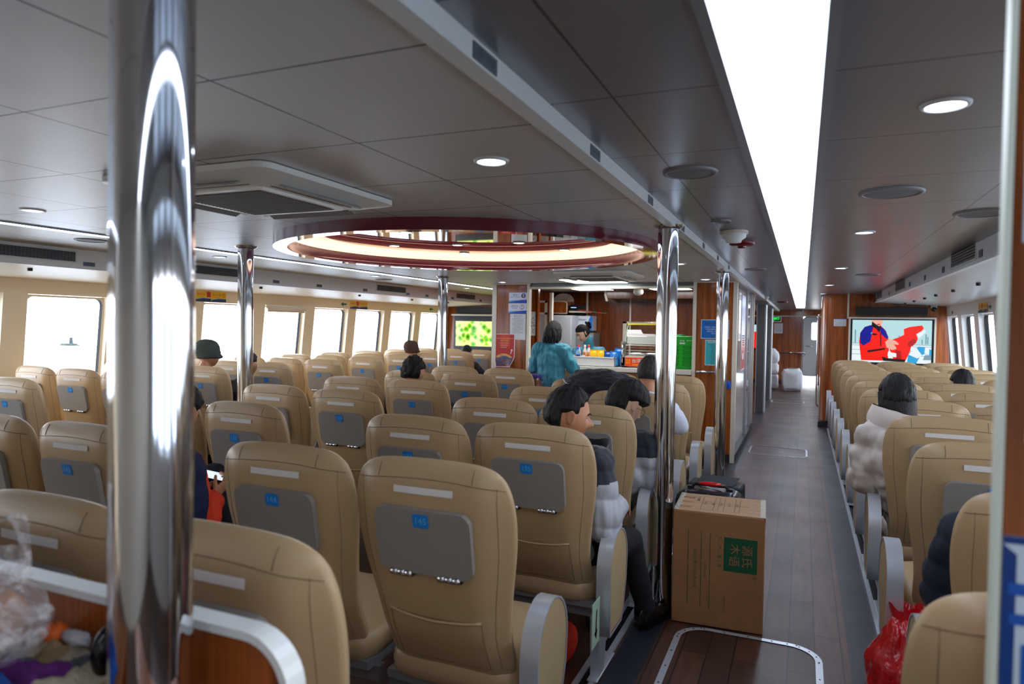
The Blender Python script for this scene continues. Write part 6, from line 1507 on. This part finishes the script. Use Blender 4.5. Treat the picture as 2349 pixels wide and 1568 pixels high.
sheet('laminated_sheet', .240, .50, 1.70, 1.95, .999, 'shiny laminated sheet high on the close wooden panel', 'notice', [mat('glossy_laminate', (196, 206, 226), rough=.06, coat=1), mat('pale_print2', (170, 184, 212))], d_p3)

# ---------------------------------------------------------------- cardboard box
M_CARD = mat('cardboard', (166, 118, 76), rough=.85, vary=.14, vscale=7, bump=.15, bscale=60); M_CARDT = mat('cardboard_top', (186, 148, 112), rough=.8, vary=.1, vscale=7); M_GPRINT = mat('green_print', (10, 82, 48), rough=.7); M_BRTAPE = mat('brown_tape', (168, 122, 76), rough=.3); M_CLTAPE = mat('clear_tape', (196, 190, 170), rough=.12, bump=1, bscale=90); M_BPRINT = mat('black_print', (30, 32, 34), rough=.7)
t = thing('cardboard_box', 'large brown cardboard box with a green printed square, standing by the steel pole', 'box', (-.397, 3.94, 0), R(2.5))
BW, BD, BH = .468, .40, .615
m = MB(); m.box(-BW/2, BW/2, -BD/2, BD/2, .004, BH-.004, 0); 
m.build('carton', M_CARD, t, bevel=.006, seg=2)
m = MB(); m.box(-BW/2+.003, BW/2-.003, -BD/2+.002, -.002, BH-.005, BH, 0).box(-BW/2+.003, BW/2-.003, .002, BD/2-.002, BH-.005, BH, 0); m.build('top_flap', M_CARDT, t)
fy = -BD/2-.0008
def F(px, py): return V((-BW/2+(px-222)/(1030-222)*BW, fy, BH-(py-480)/(1420-480)*BH))
def quadF(x0, y0, x1, y1, mi): m.add([F(x0, y1), F(x1, y1), F(x1, y0), F(x0, y0)], [(0, 1, 2, 3)], mi)
m = MB(); quadF(680, 665, 968, 938, 0)
dn, rt_ = V((0, 0, -1)), V((1, 0, 0))           # lettering printed sideways, reading downwards
def FT(s, px, py, sz, mi, off=.0006): m.text(s, F(px, py)+V((0, -off, 0)), dn, rt_, sz, mi)
for s_, px, py in (('源', 875, 755), ('氏', 875, 850), ('木', 770, 755), ('语', 765, 850)): FT(s_, px, py, .058, 1, .0009)
for s_, py in (('实', 680), ('木', 755), ('家', 828), ('居', 900)): FT(s_, 642, py, .021, 0)
for py in (718, 792, 865): quadF(634, py-12, 637, py+12, 0)
for x0, y0, y1 in ((360, 640, 1250), (478, 645, 1260), (556, 650, 1270)): quadF(x0, y0, x0+6, y1, 0)
FT('G33A01蒙卡·床头柜0.5米', 425, 945, .0195, 0); FT('G33A01050', 517, 960, .0165, 0); FT('®', 945, 968, .03, 0); FT('产品说明书 扫一扫', 690, 1210, .011, 2)
m.build('print', [M_GPRINT, M_CARD, M_BPRINT], t)
m = MB(); zz = BH+.0006
def TQ(x0, y0, x1, y1, mi, dz=0): m.add([(x0, y0, zz+dz), (x1, y0, zz+dz), (x1, y1, zz+dz), (x0, y1, zz+dz)], [(0, 1, 2, 3)], mi)
for y in (-.11, -.0, .10): TQ(-.235, y-.02, -.14, y+.02, 0); TQ(.15, y-.022, .234, y+.022, 0)
for x in (-.10, -.035, -.01, .018, .075, .10): TQ(x, -.15, x+.002, .15, 1)
TQ(-.10, .148, .10, .150, 1); TQ(-.10, -.150, .10, -.148, 1); TQ(-.10, .04, .10, .0415, 1)
for i, s_ in enumerate(('源氏木语家具', '型号 规格', '尺寸 数量', '净重 毛重', '包装 体积', '颜色 批号')): m.text(s_, (-.125+.042*i+(.0 if i else -.0), .0 if i else .08, zz+.0003), (0, -1, 0), (1, 0, 0), .016, 1)
for i, s_ in enumerate(('客服热线', '400-600')): m.text(s_, (-.155-.018*i, .09, zz+.0003), (0, -1, 0), (1, 0, 0), .012, 1)
m.build('label_print', [M_BRTAPE, M_BPRINT], t)
m = MB()
for sx in (-1, 1):
    m = MB(); m.grid(lambda u, v, sx=sx: V((sx*(BW/2+.001-.028*max(0, v-.5)*2), -BD/2+BD*u, BH+.0015-.035*max(0, .5-v)*2+.0012*noise.noise(V((u*40, v*9, sx))))), 30, 6); m.build('clear_tape', M_CLTAPE, t)


# ---------------------------------------------------------------- suitcases behind the box
t = thing('suitcase', 'glossy black ribbed suitcase with a red wrapped handle behind the cardboard box', 'suitcase', (-.505, 4.36, 0), 0)
M_SC = mat('suitcase_shell', (12, 16, 26), rough=.28, coat=.3)
m = MB()
def scf(u, v):
    a = 2*PI*u; ex = lambda c_, p: math.copysign(abs(c_)**p, c_); b = PI*(v-.5)
    d = V((ex(math.cos(a), .3)*ex(math.cos(b), .35), ex(math.sin(a), .3)*ex(math.cos(b), .35), ex(math.sin(b), .30)))
    p = V((d.x*.205, d.y*.115, .325+d.z*.275)); rib = .004*(1 if (math.floor((p.x+.205)/.0683) % 2 == 0) else 0)
    return p+V((0, math.copysign(rib, p.y)*(abs(d.y) > .5), rib*(abs(d.z) > .6)))
m.grid(scf, 120, 60, cu=True); m.build('shell', M_SC, t)
MB().tube([(-.11, 0, .602), (-.09, 0, .625), (.09, 0, .625), (.11, 0, .602)], .010, 8).box(-.135, -.095, -.02, .02, .595, .612).box(.095, .135, -.02, .02, .595, .612).build('carry_handle', M_BLACK, t)
MB().ell((0, 0, .630), (.075, .018, .014), 24, 12, fn=lambda p, d: p*(1+.2*noise.noise(d*6))).build('red_wrap', mat('red_plastic_wrap', (220, 24, 34), rough=.2), t)
MB().box(-.008, .008, -.117, .117, .06, .59).build('zip_band', M_RUBBER, t)
for sx in (-.15, .15):
    for sy in (-.07, .07): w_ = MB().lathe([(.0005, -.012), (.024, -.012), (.024, .012), (.0005, .012)], n=18, axis='X').build('wheel', M_RUBBER, t, loc=(sx, sy, .024))
t = thing('black_case', 'second dull black travel case standing behind the glossy suitcase', 'suitcase', (-.50, 4.64, 0), R(-4))
MB().box(-.17, .17, -.10, .10, .02, .585).build('case_body', mat('dull_black_fabric', (18, 24, 30), rough=.6), t, bevel=.02, seg=3)
m = MB(); m.add([(-.12, -.08, .588), (.12, -.08, .588), (.14, .07, .615), (-.10, .07, .615)], [(0, 1, 2, 3)]); m.build('top_flap', MATS['dull_black_fabric'], t)
for sx in (-.13, .13): MB().lathe([(.0005, -.01), (.02, -.01), (.02, .01), (.0005, .01)], n=16, axis='X').build('wheel', M_RUBBER, t, loc=(sx, 0, .02))

# red plastic bag
t = thing('red_plastic_bag', 'shiny red plastic bag on the floor by the armrest on the screen side', 'plastic bag', (.40, 3.18, 0)); t.scale = (.85, .8, 1.2); rb = mat('red_film', (206, 14, 30), rough=.18, coat=.6, bump=1, bscale=26)
MB().ell((0, 0, .15), (.15, .20, .17), 60, 40, fn=lambda p, d: V((p.x*(1-.35*smoothstep(.3, 1, d.z)), p.y*(1-.2*smoothstep(.3, 1, d.z)), max(-.149, p.z*(1+.25*smoothstep(.5, 1, d.z)))))*(1+.10*noise.noise(d*3)+.05*noise.noise(d*9))).build('bag_body', rb, t)
MB().grid(lambda u, v: V((.02+.05*math.cos(2*PI*u)*(1+v*.5), -.0+.05*math.sin(2*PI*u)*(1+.4*v)+.03*v, .32+.07*v+.01*math.sin(8*PI*u)*v)), 30, 5, cu=True).build('gathered_neck', rb, t)

# navy coat draped on a seat top
t = thing('draped_coat', 'dark navy coat bundled over the top of a seat in front of the kiosk', 'coat', (-1.50, 5.36, 1.02)); 
def coat(p, d):
    q = V((p.x, p.y, p.z)); q.z *= 1-.35*smoothstep(.2, 1, d.x); r = 1+.16*noise.noise(V((d.x*3, d.y*2, d.z*3)))+.07*noise.noise(d*8)+.03*abs(noise.noise(d*16))
    return q*r
mm = mat('navy_coat_cloth', (22, 25, 40), rough=.7, sheen=.2)
MB().ell((-.0, 0, .115), (.30, .15, .115), 80, 50, fn=coat).build('coat_body', mm, t); MB().ell((.02, .0, -.04), (.17, .17, .17), 50, 36, fn=coat).build('coat_sleeve', mm, t)
m = MB(); m.ell((.30, .05, .09), (.12, .03, .018), 24, 10, fn=lambda p, d: p*(1+.3*noise.noise(d*4))); m.build('coat_belt', mm, t)
MB().tube([(-.27, -.14, .15), (-.24, -.16, .12), (-.2, -.165, .11)], .004, 6).build('zip', M_CHROME, t)

# things by the counter woman
t = thing('purple_bag', 'purple and brown bag hanging between the seats by the standing woman', 'bag', (-3.0, 7.55, 0)); MB().box(-.10, .14, -.06, .10, .62, 1.02).build('bag_body', mat('deep_purple', (52, 30, 110), rough=.5), t, bevel=.02); MB().ell((.12, -.02, .86), (.06, .09, .13), 20, 14).build('brown_side', mat('brown_leather', (92, 38, 28), rough=.4), t)
MB().box(.02, .10, -.064, -.061, .72, .85).build('round_emblem', mat('emblem_blue', (60, 120, 190), rough=.4), t); MB().box(-.09, .13, -.05, .09, 0, .62).build('bag_base', MATS['deep_purple'], t)

# life jackets stowed under the near seats
M_LJ = mat('life_jacket_orange', (226, 48, 14), rough=.6)
for i, (x, y, lab) in enumerate(((-1.75, 2.10, 'under seat 144'), (-1.25, 2.12, 'under seat 145'), (-1.15, 3.05, 'under seat 135'), (-1.75, 3.05, 'under the seat left of 135'), (-1.66, 1.24, 'under the seat behind the wooden rim'))):
    t = thing('life_jacket', 'folded orange life jacket '+lab, 'life jacket', (x, y, 0), group='life jackets under the seats')
    MB().ell((0, 0, .085), (.19, .16, .085), 30, 18, fn=lambda p, d, i=i: V([math.copysign(abs(c_)**.6, c_)*r_ for c_, r_ in zip(d, (.19, .16, .085))])*(1+.08*noise.noise(d*3+V((i, 0, 0))))).build('jacket_foam', M_LJ, t)
    MB().box(-.015, .015, -.165, .165, .168, .172).box(-.015, .015, -.172, -.168, .02, .17).build('webbing_strap', mat('strap_grey', (170, 170, 166), rough=.7), t)
t = thing('taped_paper', 'pale green taped paper with a black arrow on the leg of seat 135', 'paper', (-.775, 2.76, .35))
MB().box(-.0, .003, -.05, .06, -.10, .09).build('paper_sheet', mat('pale_green_paper', (176, 206, 180), rough=.5), t); MB().add([(.0036, -.005, -.06), (.0036, .012, -.06), (.0036, .02, .05), (.0036, .005, .05)], [(0, 1, 2, 3)]).add([(.0036, -.02, -.04), (.0036, .01, -.075), (.0036, .03, -.035)], [(0, 1, 2)]).build('arrow_mark', M_BLACK, t)

# islet with a beacon far out at sea
bx, by = -829, 559
zz_ = sea_z(bx, by)
t = thing('beacon_islet', 'tiny dark rock islet with a beacon tower out at sea through the left window', 'islet', (bx, by, zz_)); t.scale = (3.6, 3.6, 3.2)
MB().ell((0, 0, 0), (3.4, 3.0, 1.1), 24, 14, fn=lambda p, d: p*(1+.35*noise.noise(d*3))).ell((-4, 1, 0), (3.5, 1.6, .35), 16, 8).build('rock', mat('dark_rock', (62, 70, 64), rough=.9), t)
MB().cyl((.6, 0), .7, .5, 3.0, 12, r2=.5).cyl((.6, 0), .75, 3.0, 3.3, 12).cyl((.6, 0), .12, 3.3, 6.4, 8).build('beacon_tower', mat('dark_tower', (54, 60, 58), rough=.8), t)
